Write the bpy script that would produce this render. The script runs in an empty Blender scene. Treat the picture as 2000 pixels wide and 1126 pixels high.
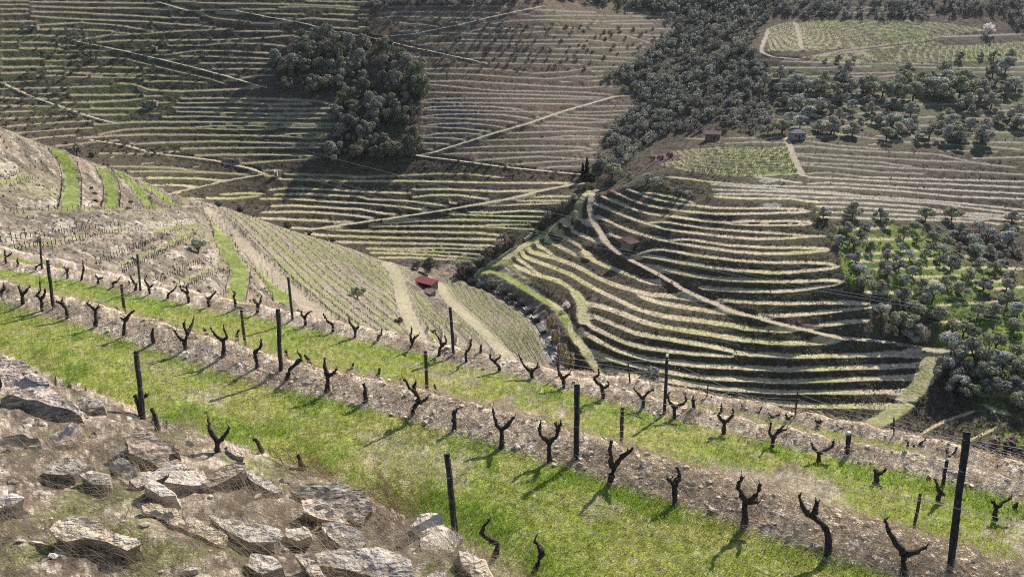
import bpy, math, random
import numpy as np
from math import radians, sin, cos, pi

# ------------------------------------------------------------------ camera, sky, sun, exposure
SC = bpy.context.scene
COL = SC.collection
F, PITCH = 1550.0, radians(18.0)
CP, SP = cos(PITCH), sin(PITCH)
cam_d = bpy.data.cameras.new('camera')
cam = bpy.data.objects.new('camera', cam_d); COL.objects.link(cam)
cam_d.sensor_width = 36.0; cam_d.lens = 36.0 * F / 2000.0
cam_d.clip_start = 0.1; cam_d.clip_end = 3000.0
cam.location = (0, 0, 0); cam.rotation_euler = (radians(90.0) - PITCH, 0, 0)
SC.camera = cam

SUN_AZ = radians(32.0)          # to the right of straight ahead
SUN_EL = radians(36.0)
W = bpy.data.worlds.new('World'); SC.world = W; W.use_nodes = True
wn = W.node_tree.nodes; wl = W.node_tree.links
for n in list(wn): wn.remove(n)
sky = wn.new('ShaderNodeTexSky'); sky.sky_type = 'NISHITA'; sky.sun_disc = False
sky.sun_elevation = SUN_EL; sky.sun_rotation = SUN_AZ
sky.air_density = 1.0; sky.dust_density = 1.5; sky.ozone_density = 1.0; sky.altitude = 200
bg = wn.new('ShaderNodeBackground'); bg.inputs[1].default_value = 0.095
wo = wn.new('ShaderNodeOutputWorld')
wl.new(sky.outputs[0], bg.inputs[0]); wl.new(bg.outputs[0], wo.inputs[0])
sd = bpy.data.lights.new('sun', 'SUN'); sd.energy = 5.0; sd.angle = radians(0.53); sd.color = (1.0, 0.92, 0.80)
sun = bpy.data.objects.new('sun', sd); COL.objects.link(sun)
sun.rotation_euler = (radians(90) - SUN_EL, 0, pi - SUN_AZ)   # shines towards the camera and to its left
sun.location = (60, 90, 80)
SC.view_settings.view_transform = 'Standard'; SC.view_settings.look = 'None'
SC.view_settings.exposure = 0.62; SC.view_settings.gamma = 1.0
SC.view_settings.use_curve_mapping = False
SC.cycles.use_denoising = False; SC.cycles.filter_width = 1.05
SC.cycles.max_bounces = 6; SC.cycles.diffuse_bounces = 3; SC.cycles.transparent_max_bounces = 6

rng = np.random.default_rng(7)
random.seed(7)

# ------------------------------------------------------------------ helpers
def us(px, py):
    a = (np.asarray(px, float) - 1000) / F; b = (563 - np.asarray(py, float)) / F
    dy = CP + b * SP; dz = -SP + b * CP
    return a / dy, dz / dy
def pix(x, y, z):
    fw = y * CP - z * SP; up = y * SP + z * CP
    return 1000 + F * x / fw, 563 - F * up / fw
def pt(px, py, zc):
    a = (px - 1000) / F; b = (563 - py) / F
    return (zc * a, zc * (CP + b * SP), zc * (-SP + b * CP))

def hash2(ix, iy, seed):
    h = (ix.astype(np.int64) * 374761393 + iy.astype(np.int64) * 668265263 + seed * 974634541) & 0x7fffffff
    h = ((h ^ (h >> 13)) * 1274126177) & 0x7fffffff
    h = (h ^ (h >> 16)) & 0xffffff
    return h / float(0xffffff)
def vnoise(x, y, seed=0):
    ix = np.floor(x); iy = np.floor(y); fx = x - ix; fy = y - iy
    fx = fx * fx * (3 - 2 * fx); fy = fy * fy * (3 - 2 * fy)
    a = hash2(ix, iy, seed); b = hash2(ix + 1, iy, seed); c = hash2(ix, iy + 1, seed); d = hash2(ix + 1, iy + 1, seed)
    return (a * (1 - fx) + b * fx) * (1 - fy) + (c * (1 - fx) + d * fx) * fy
def fbm(x, y, seed=0, oct=4):
    s = 0; a = 0.5; t = 0
    for k in range(oct):
        s = s + a * vnoise(x, y, seed + k * 17); t += a; a *= 0.5; x = x * 2.03 + 11.3; y = y * 2.03 + 5.7
    return s / t
def sstep(a, b, x):
    t = np.clip((x - a) / (b - a), 0, 1); return t * t * (3 - 2 * t)
def mix3(A, B, m): return A * (1 - m[..., None]) + np.asarray(B) * m[..., None]
def inpoly(px, py, poly):
    px = np.asarray(px); py = np.asarray(py); r = np.zeros(px.shape, bool); n = len(poly)
    for i in range(n):
        x1, y1 = poly[i]; x2, y2 = poly[(i + 1) % n]
        if y1 == y2: continue
        c = (y1 > py) != (y2 > py)
        r ^= c & (px < (x2 - x1) * (py - y1) / (y2 - y1) + x1)
    return r

# ------------------------------------------------------------------ materials
def mat(name, col=(.5, .5, .5), rough=.9, attr=None, noise=None, bump=None, spec=.2, trans=0.0, extra=None):
    m = bpy.data.materials.new(name); m.use_nodes = True
    nt = m.node_tree; N = nt.nodes; L = nt.links
    bs = N['Principled BSDF']; bs.inputs['Roughness'].default_value = rough
    bs.inputs['Specular IOR Level'].default_value = spec
    tc = N.new('ShaderNodeTexCoord')
    if attr:
        a = N.new('ShaderNodeAttribute'); a.attribute_name = attr; c = a.outputs['Color']
    else:
        a = N.new('ShaderNodeRGB'); a.outputs[0].default_value = (*col, 1); c = a.outputs[0]
    for (sc, lo, hi, det) in (noise or []):
        n = N.new('ShaderNodeTexNoise'); n.inputs['Scale'].default_value = sc; n.inputs['Detail'].default_value = det
        L.new(tc.outputs['Object'], n.inputs['Vector'])
        r = N.new('ShaderNodeMapRange'); r.inputs[1].default_value = .3; r.inputs[2].default_value = .7
        r.inputs[3].default_value = lo; r.inputs[4].default_value = hi; r.clamp = False
        L.new(n.outputs[0], r.inputs[0])
        mx = N.new('ShaderNodeVectorMath'); mx.operation = 'SCALE'
        L.new(c, mx.inputs[0]); L.new(r.outputs[0], mx.inputs['Scale']); c = mx.outputs[0]
    L.new(c, bs.inputs['Base Color'])
    if bump:
        n = N.new('ShaderNodeTexNoise'); n.inputs['Scale'].default_value = bump[0]; n.inputs['Detail'].default_value = 6
        L.new(tc.outputs['Object'], n.inputs['Vector'])
        b = N.new('ShaderNodeBump'); b.inputs['Strength'].default_value = bump[1]; b.inputs['Distance'].default_value = bump[2]
        L.new(n.outputs[0], b.inputs['Height']); L.new(b.outputs[0], bs.inputs['Normal'])
    if trans > 0:
        tr = N.new('ShaderNodeBsdfTranslucent'); L.new(c, tr.inputs['Color'])
        ms = N.new('ShaderNodeMixShader'); ms.inputs[0].default_value = trans
        L.new(bs.outputs[0], ms.inputs[1]); L.new(tr.outputs[0], ms.inputs[2])
        L.new(ms.outputs[0], N['Material Output'].inputs['Surface'])
    return m

# ------------------------------------------------------------------ mesh makers
def mesh_np(name, V, faces, material, colors=None, smooth=True):
    """faces: int array (n,3) or (n,4)"""
    V = np.ascontiguousarray(V, np.float32); faces = np.ascontiguousarray(faces, np.int32)
    me = bpy.data.meshes.new(name)
    k = faces.shape[1]
    me.vertices.add(len(V)); me.vertices.foreach_set('co', V.ravel())
    me.loops.add(faces.size); me.loops.foreach_set('vertex_index', faces.ravel())
    me.polygons.add(len(faces))
    me.polygons.foreach_set('loop_start', np.arange(0, faces.size, k, dtype=np.int32))
    if smooth is not None:
        me.polygons.foreach_set('use_smooth', np.full(len(faces), bool(smooth)))
    if colors is not None:
        ca = me.color_attributes.new('col', 'FLOAT_COLOR', 'POINT')
        c4 = np.ones((len(V), 4), np.float32); c4[:, :3] = colors
        ca.data.foreach_set('color', c4.ravel())
    me.materials.append(material)
    me.update(); me.validate()
    return me
def link(name, me, parent=None, loc=None, **props):
    o = bpy.data.objects.new(name, me); COL.objects.link(o)
    if parent is not None: o.parent = parent
    if loc is not None: o.location = loc
    for k, v in props.items():
        if v is not None: o[k] = v
    return o
def thing(name, label, cat, loc=(0, 0, 0), group=None, rotz=0.0, scale=None):
    o = bpy.data.objects.new(name, None); COL.objects.link(o); o.location = loc; o.empty_display_size = .2
    o.rotation_euler = (0, 0, rotz)
    if scale is not None: o.scale = scale
    o['label'] = label; o['category'] = cat
    if group: o['group'] = group
    return o
class MB:
    def __init__(s): s.v = []; s.f = []
    def box(s, c, size, rz=0.0, tilt=None):
        x, y, z = [d / 2 for d in size]; b = len(s.v); cz, sz = cos(rz), sin(rz)
        for sx, sy, q in ((-1, -1, -1), (1, -1, -1), (1, 1, -1), (-1, 1, -1), (-1, -1, 1), (1, -1, 1), (1, 1, 1), (-1, 1, 1)):
            X, Y = sx * x, sy * y
            s.v.append((c[0] + X * cz - Y * sz, c[1] + X * sz + Y * cz, c[2] + q * z))
        for f in ((3, 2, 1, 0), (4, 5, 6, 7), (0, 1, 5, 4), (1, 2, 6, 5), (2, 3, 7, 6), (3, 0, 4, 7)): s.f.append(tuple(b + i for i in f))
    def poly(s, pts):
        b = len(s.v); s.v += [tuple(p) for p in pts]; s.f.append(tuple(range(b, b + len(pts))))
    def tube(s, pts, rad, seg=6, cap=True, jit=0.0, rnd=None):
        pts = [np.array(p, float) for p in pts]; b0 = len(s.v); n = len(pts)
        up = np.array((0.31, 0.2, 0.93))
        for i, p in enumerate(pts):
            d = pts[min(i + 1, n - 1)] - pts[max(i - 1, 0)]; d /= (np.linalg.norm(d) + 1e-9)
            a = np.cross(d, up)
            if np.linalg.norm(a) < .1: a = np.cross(d, (1, 0, 0))
            a /= np.linalg.norm(a); c = np.cross(d, a)
            r = rad[i] if hasattr(rad, '__len__') else rad
            for k in range(seg):
                t = 2 * pi * k / seg
                rr = r * (1 + (rnd.uniform(-jit, jit) if rnd else 0))
                s.v.append(tuple(p + (a * cos(t) + c * sin(t)) * rr))
        for i in range(n - 1):
            for k in range(seg):
                q = b0 + i * seg + k; w = b0 + i * seg + (k + 1) % seg
                s.f.append((q, w, w + seg, q + seg))
        if cap:
            s.f.append(tuple(range(b0 + seg - 1, b0 - 1, -1))); s.f.append(tuple(b0 + (n - 1) * seg + k for k in range(seg)))
    def mesh(s, name, material, smooth=False):
        me = bpy.data.meshes.new(name); me.from_pydata(s.v, [], s.f)
        me.materials.append(material)
        if smooth: me.polygons.foreach_set('use_smooth', np.ones(len(me.polygons), bool))
        me.update(); return me
    def obj(s, name, material, parent=None, smooth=False, loc=None, **props):
        return link(name, s.mesh(name, material, smooth), parent, loc, **props)
# ------------------------------------------------------------------ far terrain: control points (pixel, pixel, distance)
CTRL = '''
0 258 185,60 275 195,100 290 205,170 318 208,230 340 210,300 372 212,350 400 212,380 402 218,420 415 222,480 422 240,570 450 262,640 470 272,700 490 278,800 530 284,860 556 285
200 410 165,0 415 140,100 350 185,200 480 122,0 480 100,350 500 140,450 590 125,300 560 105,100 520 88,400 440 178,300 420 185
520 520 190,620 610 160,600 520 232,650 600 185,700 540 250,850 600 250,900 680 205,1000 690 205,1040 650 240,1070 640 247,780 600 225,560 560 178
830 545 279,930 545 292,1080 690 241,1010 600 270,1060 650 248,1100 715 233,1140 760 228,960 540 294
'''
LEV = '''
-84 -84 985 512 1060 545 1147 592 1250 625 1370 655 1505 669 1620 668
-90 -90 1147 681 1210 708 1320 735 1430 742 1540 745 1680 739 1790 735
-96 -96 1450 806 1550 812 1660 826 1700 826
-80.5 -78.5 1060 466 1120 494 1200 516 1300 550 1400 578 1500 607 1560 640
-75 -71.5 1110 440 1180 462 1270 492 1360 520 1450 536 1560 540 1650 545
-69.5 -64.5 1160 395 1220 414 1300 433 1380 447 1470 466 1560 465 1600 462
-65 -59.5 1185 370 1240 395 1310 413 1400 418 1500 416 1590 412
-93 -93 1250 732 1330 755 1450 760 1550 766 1700 764
-87 -87 1140 630 1250 675 1400 700 1560 695 1800 694
'''
FARC = '''
1700 600 236,1900 500 272,1950 700 216,1900 420 300,1970 800 202,1700 860 198,1900 880 186,1600 390 286,2000 430 300,1750 500 258,1850 620 236,2150 600 240,2150 850 190
1400 345 312,1400 290 345,1560 270 352,1300 340 322,1200 370 322,1150 370 332,1560 345 312,1700 350 312
1700 300 335,2000 300 345,1700 200 400,1700 120 445,1700 40 490,2000 40 500,2000 150 435,1500 100 445,1500 200 400,1400 200 408
1250 200 425,1200 280 388,1300 100 482,1350 20 535,1170 325 362,1230 240 405,1280 150 452
820 505 304,800 400 336,800 300 366,800 200 396,800 100 428,800 0 462,1050 430 322,1050 350 348,1050 250 382,1050 150 422,1050 20 468,950 480 306,900 200 394,950 90 436
500 400 332,500 300 362,500 200 392,500 100 424,500 0 456,650 150 408,650 250 376,250 300 352,200 200 386,200 100 418,200 0 452,0 200 372,0 100 404,0 0 446,-150 100 400,-150 250 330
250 345 318,100 300 330,450 440 300,650 500 300,740 505 302,350 380 318
800 -120 540,300 -120 520,1300 -100 600,1700 -100 570,2100 -80 570,-100 -100 500,2250 200 420
'''
XYZ = '''
-18 34 -17.5,-4 30 -17.5,12 27 -18,30 24 -19,-34 44 -17.5,-45 60 -19.5,-10 50 -27,15 50 -32,40 50 -36,-25 60 -24
0 100 -52,40 100 -58,80 100 -60,-60 30 -8,-70 60 -14,60 20 -22,0 150 -70,60 150 -84,100 150 -88,-40 95 -33
'''
C = []
for r in CTRL.replace('\n', ',').split(',') + FARC.replace('\n', ',').split(','):
    if r.strip(): a, b, c = map(float, r.split()); C.append(pt(a, b, c))
for r in LEV.strip().split('\n'):
    q = list(map(float, r.split())); _m = len(q) // 2 - 2
    for _k, (a, b) in enumerate(zip(q[2::2], q[3::2])):
        z0 = q[0] + (q[1] - q[0]) * _k / _m
        dz = -SP + (563 - b) / F * CP; C.append(pt(a, b, z0 / dz))
for r in XYZ.replace('\n', ',').split(','):
    if r.strip(): C.append(tuple(map(float, r.split())))
C = np.array(C)
def tps_fit(P, z, lam):
    P = P / 100.; n = len(P); d2 = ((P[:, None] - P[None]) ** 2).sum(-1)
    K = np.where(d2 > 0, .5 * d2 * np.log(np.maximum(d2, 1e-12)), 0) + lam * np.eye(n)
    Q = np.c_[np.ones(n), P]; A = np.zeros((n + 3, n + 3)); A[:n, :n] = K; A[:n, n:] = Q; A[n:, :n] = Q.T
    w = np.linalg.solve(A, np.r_[z, 0, 0, 0]); return P, w
_TP, _TW = tps_fit(C[:, :2], C[:, 2], 0.004)
def tps(x, y):
    x = np.asarray(x, float); sh = x.shape; X = np.c_[x.ravel(), np.asarray(y, float).ravel()] / 100.
    out = np.empty(len(X))
    for i in range(0, len(X), 40000):
        q = X[i:i + 40000]; d2 = ((q[:, None] - _TP[None]) ** 2).sum(-1)
        out[i:i + 40000] = (.5 * d2 * np.log(np.maximum(d2, 1e-12))) @ _TW[:-3] + _TW[-3] + q @ _TW[-2:]
    return out.reshape(sh)
NU, NY = 1120, 760
UMAX = 0.80
UU = np.linspace(-UMAX, UMAX, NU)
YB = np.concatenate([np.linspace(27, 90, 70, endpoint=False), np.linspace(90, 600, 620)])
_uc = np.linspace(-UMAX, UMAX, 261)
_zc = tps(_uc[:, None] * YB[None], np.broadcast_to(YB, (261, len(YB))).copy())
_t = (UU + UMAX) / (2 * UMAX) * 260; _i = np.clip(_t.astype(int), 0, 259); _t = (_t - _i)[:, None]
ZB = _zc[_i] * (1 - _t) + _zc[_i + 1] * _t                       # base height: column x distance
SB = ZB / YB[None]
def ucol(u): return np.clip(np.rint((u + UMAX) / (2 * UMAX) * (NU - 1)).astype(int), 0, NU - 1)
def hit_cols(ci, s, ymin=60.0):
    """distance at which a sight line of slope s meets the base ground in column ci (arrays)"""
    ci = np.asarray(ci); s = np.asarray(s); D = SB[ci] - s[..., None]
    D = np.where(YB >= ymin, D, -1); k = np.argmax(D > 0, axis=-1); none = ~np.any(D > 0, axis=-1)
    k = np.clip(k, 1, None); a = np.take_along_axis(D, (k - 1)[..., None], -1)[..., 0]; b = np.take_along_axis(D, k[..., None], -1)[..., 0]
    t = np.clip(-a / (b - a + 1e-12), 0, 1); y = YB[k - 1] + (YB[k] - YB[k - 1]) * t
    return np.where(none, np.nan, y)
def ground(px, py, ymin=60.0):
    """pixel -> point on the base ground"""
    u, s = us(px, py); u = np.atleast_1d(u); s = np.atleast_1d(s); y = hit_cols(ucol(u), s, ymin)
    return np.stack([u * y, y, s * y], -1)

# ------------------------------------------------------------------ terrace edges traced on the slopes
ZN = dict(A=(0, 0, 2.857), B=(650, 0, 2.857), C=(1300, 0, 2.857), D=(0, 350, 2.857), E=(650, 350, 2.857), F=(1300, 350, 2.857),
          H=(1120, 360, 5.714), I=(1420, 360, 5.714), J=(920, 400, 5.714), K=(1080, 560, 5.714), L=(1400, 540, 5.714),
          M=(1400, 680, 5.714), N=(1650, 600, 5.714), O=(1650, 750, 5.714), X=(0, 0, 1.0))
def trace(t):
    out = []; z = None
    for w in t.split():
        if w[0].isalpha(): z = ZN[w[0]]; w = w[1:]
        a, b = w.split(','); out.append((z[0] + float(a) / z[2], z[1] + float(b) / z[2]))
    return out
LINES = '''
2.2|A170,10 600,15 900,20 1000,40 1200,100 1400,120
2.4|A170,35 500,45 800,45 1000,55
2.4|A170,65 400,70 700,85 960,100
2.4|A170,90 500,110 800,120 1000,135 1200,150
2.4|A450,125 650,140 850,172
2.2|A420,165 600,170 720,188
2.2|A470,218 600,195 800,188 1000,172 1300,160
2.4|A540,235 700,225 900,225 1200,222 1400,215 1640,195
2.4|A1100,255 1250,238 1450,242 1620,260
2.4|A960,300 1100,280 1300,285 1560,300
2.6|A1000,312 1200,314 1400,322 1550,330
2.4|A1100,352 1300,350 1500,352
2.4|A1180,385 1350,382 1520,385
2.2|A1330,440 1430,420 1540,420
2.2|A1100,15 1400,20 1700,25 2000,40
2.0|A1550,40 1750,35 2000,55
2.2|A1640,110 1750,100 2000,120
2.0|A1700,5 2000,10
2.0|A1830,78 2000,85
2.0|A1750,150 2000,160
3|A0,165 200,165 420,160
3|A0,200 200,195 400,205
2.6|A0,235 150,235 300,240
3|A100,270 330,270
3.4|A0,330 250,325
3.4|A0,375 250,372
3|A0,410 200,400
2.6|A200,140 450,125
2.6|A0,120 200,118
2.4|A0,80 150,75
2.4|A470,320 700,325 850,365 1000,400 1180,440 1250,465
2.4|A360,375 600,372 850,380
2.8|A370,405 600,412 800,415 1000,425
2.4|A360,428 600,430 800,434
2.4|A800,455 950,450 1150,460
3.2|A620,460 750,470 830,500 1000,508 1250,500 1480,485
3|A380,530 600,530 780,525
3.4|A340,572 500,570 700,560 800,548
3.4|A500,605 650,605 830,605
3|A480,640 600,640 720,638
3|A0,545 160,548 300,552
3|A0,590 150,592 330,590
2.6|A1000,548 1200,548 1500,550 1750,560 1870,585
2.6|A980,575 1200,572 1300,568 1500,580 1740,580
2.8|A960,598 1200,600 1500,605 1700,607 1880,600
2.8|A980,622 1200,625 1500,635 1800,632 1870,642
2.8|A900,652 1100,648 1400,655 1700,660 1880,655
3|A520,695 750,680 1000,680 1300,680 1600,685 1880,695
3|A540,750 700,722 850,715 1000,715 1200,700 1400,700 1700,712 1850,710
2.6|A1000,715 1200,718 1400,722 1550,715
3.2|A430,770 600,758 800,750 1100,752 1400,755 1560,757 1620,745 1750,742 1840,748
3|A1560,757 1700,768 1830,767
3|A720,805 900,795 1200,788 1500,795 1700,800 1820,800
3|A1000,830 1200,825 1500,822 1700,822 1800,818
3.4|A1080,868 1250,862 1500,862 1700,865 1780,875
3.4|A1340,912 1550,895 1780,880
3|A500,855 700,857 850,858
3|A520,925 700,928 950,935 1080,950
3.2|A650,955 900,955 1100,958 1300,968 1470,972
3.2|A730,992 900,992 1100,995 1300,1010
3.2|A830,1030 1000,1032 1120,1042
3|A1220,1085 1350,1078 1480,1080
3.4|A1000,1105 1300,1108 1450,1090
2.6|A1580,970 1800,975 2000,985 B300,980 600,968 750,970 950,990
2.8|A1550,998 1800,1005 2000,1012 B400,1008 700,1015 1000,1020 1340,1020
2.8|A1500,1060 1600,1048 1800,1055 2000,1066 E200,70 430,78
2.8|A1520,1085 1700,1080 2000,1095 E200,112 400,118 650,150
2.6|E440,55 650,55 920,68 1100,62 1250,52
2.6|E440,100 550,88 700,88 880,112
3|A1450,1110 E-250,108 0,125 200,135 400,155 550,175
3|E-350,150 -200,145 0,160 150,165 250,185 380,200
3|E-400,185 -200,180 0,190 150,205 250,220
3.2|E-420,215 -200,225 0,235
2.8|E700,155 800,148 1000,140 1290,130
2.6|E900,120 1100,118 1310,120
2.4|E1000,105 1200,95 1330,95
2.8|E750,182 900,185 1050,175 1200,180
3|E650,192 900,202 1100,207 1180,207
3.2|E280,245 450,232 700,225 900,228 1050,230 1150,235
3.2|E200,260 500,258 800,262 950,250 1100,250
3.2|E800,262 1000,270 1150,278
3.2|E-250,270 0,280 200,290 500,292 800,298 1000,318
3.2|E-200,300 0,315 300,325 600,330 900,335 970,335
3.2|E-100,335 50,350 300,355 600,360 900,372
3|E180,385 400,388 600,382 800,388 880,388
3|E280,392 500,400 700,408 820,418
3.2|E200,408 450,415 700,430 800,438
3|E250,435 450,437 650,445 780,452
1.6|B500,385 650,380 900,385 1100,405
1.8|B1100,410 1300,400 1450,375 1650,370
1.6|B510,408 800,415 1000,430 1210,440 1350,425 1480,428
2|B500,455 700,450 900,462 1100,475 1400,490 1520,480
1.6|B520,467 700,485 900,505 1200,510 1400,515 1580,530
1.8|B490,512 800,520 1100,528 1400,540 1560,545
1.8|B490,565 560,550 800,548 1100,550 1500,553
1.8|B490,570 800,574 1100,577 1420,582
2|B490,608 560,595 700,590 900,595 1060,612
1.8|B490,610 800,617 1000,622 1300,628
2|B490,652 600,638 800,635 950,640 1050,655 1130,668
2|B500,656 700,660 900,670 1070,690
2|B490,702 600,690 750,686 880,698 990,718
2|B490,704 700,714 900,735
2.2|B490,762 580,745 720,740 850,750
2|B490,767 620,767 770,782
2|B490,797 560,798 680,808
1.8|B1340,605 1500,592 1730,590
1.8|B1290,626 1500,624 1720,610
1.8|B1240,640 1500,644 1700,634
1.8|B1200,652 1350,657 1500,668 1660,665
2|B1180,680 1400,684 1550,678
2|B1080,702 1250,702 1500,718
2.2|B940,742 1200,735 1400,730 1540,725
2.2|B780,785 1000,778 1200,770 1300,758 1480,762
2|B1150,777 1300,776 1490,774
2.4|B650,828 900,815 1200,812 1380,820 1450,832
2.4|B570,858 800,853 1100,850 1400,838
2.4|B780,895 950,882 1150,872 1400,888
2.4|B960,920 1150,905 1380,892
2.4|B1130,942 1250,928 1390,928
1.4|B250,75 400,65 600,65 800,68 950,70
1.4|B250,100 350,90 500,95 650,100
1.4|B350,125 500,135 600,150
1.4|B680,210 750,175 850,155 1100,165
1.4|B430,260 550,240 800,240 1100,245 1400,245
1.4|B700,220 1000,225 1400,220 1600,240
1.4|B640,297 800,292 1100,300 1400,305 1740,330
1.4|B450,318 700,325 1000,324 1300,330 1650,345
1.4|B870,352 1100,355 1400,360
1.4|B880,135 1000,115 1200,110 1500,120 1850,110
1.4|B1100,90 1400,85 1900,95
1.4|B1200,150 1500,160 1900,160
1.4|B1200,195 1500,200 1600,190 1850,260
1.4|B600,180 900,190 1200,175
1.4|B300,40 500,35 800,30 1000,40
1.6|C780,785 950,810 1200,832
2|C700,820 800,815 1000,835 1300,850 1500,858 1700,900
2|C715,858 900,862 1200,880 1500,898 1700,905 1950,935
2|C720,866 900,886 1200,905 1420,938
2.2|C740,908 1000,916 1300,935 1600,950 2000,975
2|C740,918 1000,940 1200,960 1450,970
2.2|C780,968 900,962 1100,985 1500,1000 2000,1012
2.2|C780,988 1000,997 1300,1015 1600,1028 2000,1045
2.4|C790,1025 900,1018 1200,1038 1600,1060 2000,1080
2.6|C220,1012 500,1035 750,1040 1000,1045 1300,1065 1600,1095 2000,1110
2|F250,28 500,45 750,63 900,70 1130,96
2.4|F260,57 500,64 800,72 1150,98 1500,120 2000,170
2.4|F270,82 500,82 800,98 1100,106 1500,132 1900,185 2000,192
2.6|F270,97 450,107 700,107 800,125 1100,132 1400,152 1700,205 2000,235
2.4|F840,150 1100,160 1400,177 1700,188 2000,210
2.4|F840,182 1100,185 1400,202 1800,225
2.6|F850,212 1200,220 1500,227 1800,242 2000,270
1.8|C330,770 550,770 660,765
1.8|C320,800 500,792 670,797
1.8|C440,820 600,827 690,815
1.8|C110,770 200,775 300,790
2.2|C0,985 150,1000 220,1012
2|C260,890 450,888 700,885
2.4|C0,925 200,940 500,985 760,1020
2.4|C790,320 1000,278 1300,240 1500,205 1700,200 2000,190
2|C640,340 900,348 1200,355 1550,358
2|C1560,340 1800,330 2000,325
1.8|C560,520 700,520 850,530
2|C1000,480 1150,480 1290,475
2|C580,600 700,605 900,610
2|C680,640 800,650 960,650
2.4|C650,705 900,715 1100,690 1250,665 1500,650 2000,640
2.2|C900,740 1100,765 1300,790 1700,810 1990,835
2|C1150,690 1350,710 1600,735 2000,740
2|C1400,760 1650,790 2000,795
2|C700,430 900,425 1150,430
2|C1180,430 1300,415 1600,415
1.6|C800,65 1000,70 1300,72 1500,85
1.4|C830,35 1000,40 1300,45
2.2|H770,90 900,105 1050,130 1200,165 1300,195 1380,235
2.4|H590,55 700,85 780,125 900,160 1050,190 1200,218 1400,240 1550,262 1750,265 2000,268 I400,265 650,270 800,275 900,292
2.6|H370,60 480,95 600,150 700,195 800,225 950,255 1150,285 1350,310 1550,325 1750,330 2000,325 I400,325 600,315 800,308 920,300
3|H290,125 400,165 550,230 700,285 850,325 1050,350 1250,378 1450,405 1650,420 1800,415 2000,408 I500,412 700,408 900,415 980,430
3|H1650,420 1800,438 2000,455 I300,450 500,452 700,452 850,445 950,432
2.6|H830,425 950,418 1100,430 1250,455 1500,490 1750,510 2000,528 I500,540 700,555 900,573 1100,576
3.4|H220,200 300,240 450,300 600,365 750,415 850,450 1000,490 1200,520 1400,548 1600,570 1800,590 2000,605 I500,605 700,598 850,582 950,578
3|H1080,622 1200,612 1350,622 1500,645 1700,675 2000,695 I500,705 800,705 1050,712 1150,722
3.8|H230,345 350,390 500,465 650,525 800,570 950,610 1100,640 1250,668 1400,695 1600,720 1800,750 2000,765 I400,772 600,772 800,762 1000,745 1150,728
3.4|H590,800 680,790 800,748 900,725 1000,725 1150,750 1350,790 1600,820 1800,845 2000,860 I500,872 700,870 900,868 1100,880 1200,900
4.4|H680,803 800,797 1000,830 1200,870 1500,920 1800,955 2000,970 I500,985 700,980 900,960 1100,938 1250,915
3.4|H360,540 450,575 550,605
4.4|H730,880 850,910 1050,955 1250,1000 1500,1040 1750,1065 2000,1075 I300,1075 600,1085 900,1080 1100,1070 1300,1080
4.6|K1620,5 1800,22 2000,38 L400,160 600,165 850,155 1050,130 1250,95 1400,60
4.8|K1800,140 2000,155 L200,275 500,292 800,298 1100,292 1400,288 1700,300
5|L430,420 600,435 800,430 1000,415 1200,395 1450,365 1700,335 1950,325
5.6|L900,550 1050,550 1250,530 1450,505 1700,490
4.6|H60,395 100,420 200,470 260,500
5|J1080,240 1120,280 1200,325 1350,385 1480,430 1560,480
4.8|J890,312 1000,340 1100,390 1200,450 1270,520
5.4|J790,380 880,410 1000,470 1150,550 1320,600 1500,680 1700,755 1850,815 H650,1030 800,1080 1000,1115
5|J700,440 800,480 900,550 930,578
6|J610,510 750,545 930,590 1100,650 1250,720 1400,810 1600,890 1800,950 2000,1000 K1086,88 1200,92 1400,110 1600,140 1750,170
6.2|K930,80 1000,110 1150,165 1350,205 1550,240 1800,275 2000,300 L200,420 350,440
6.4|J540,550 700,620 900,690 1100,770 1250,860 1400,940 1600,1040 1750,1110 K600,80 750,160 900,230 1100,295 1300,335 1550,365 1800,400 2000,430 L300,575 600,600 800,600 980,590
5.6|J480,580 600,650 720,750 800,788
7|J370,640 500,690 650,745 820,800 1000,860 1120,940 K250,70 330,150 400,190 550,220 750,290 950,370 1150,430 1400,475 1700,520 2000,570 L300,700 600,735 850,745 1100,735 1350,715 1500,695
6.6|K340,320 450,325 600,385 750,450 900,510 1150,560 1400,600 1700,650 2000,715 L200,840 400,870 700,880 1000,890 1400,880 1800,870 2000,865 N600,530 880,535
6.6|K330,390 450,455 600,530 800,620 1000,670 1300,715 1600,745 2000,765 L200,868
7|K250,495 330,505 500,600 700,700 900,765 1100,810 1400,850 1700,880 2000,895 M400,222 800,232 1200,225 1600,210 2000,200 N600,650 900,640
7|K380,690 550,770 750,840 1000,890 1200,930 1500,985 1800,1020 2000,1025 M400,350 800,368 1200,358 1600,340 2000,325 N600,780 850,770
7|K540,900 700,940 900,985 1000,1000 1300,1050 1700,1110 M300,465 700,485 1100,488 1500,488 2000,480 N600,935 720,935
7.4|K620,985 900,1050 1200,1090 M0,560 200,575 500,590 800,625 1100,640 1400,645 1700,640 1950,625 O300,240 520,240
6.6|M-200,690 100,705 300,715 500,720 900,770 1200,810 1500,830 1650,835
5|O720,635 800,580 950,490 1100,410 1300,340 1450,300
5|O1250,680 1450,590 1650,500 1700,470
4|F960,270 1100,275 1250,270
4|F1050,330 1200,335 1400,332
4|F1000,420 1150,415 1300,400 1500,395
4|F1040,455 1250,450 1500,440 1700,430
4|F1150,500 1350,495 1600,490
4|F1250,535 1450,545 1650,535
5|F1100,630 1300,630 1420,632
4|F1420,560 1600,570 1900,565
4|F1500,700 1700,690 1860,680
4|F1600,500 1800,490 2000,500
4|F1500,800 1650,790
4|F1700,600 1850,610 2000,600
5|N1200,900 1400,920
5|N1450,960 1700,950 2000,900
5|O1550,230 1700,300 1850,340
5|O1500,120 1700,110 2000,150
'''
TL = []
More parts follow.
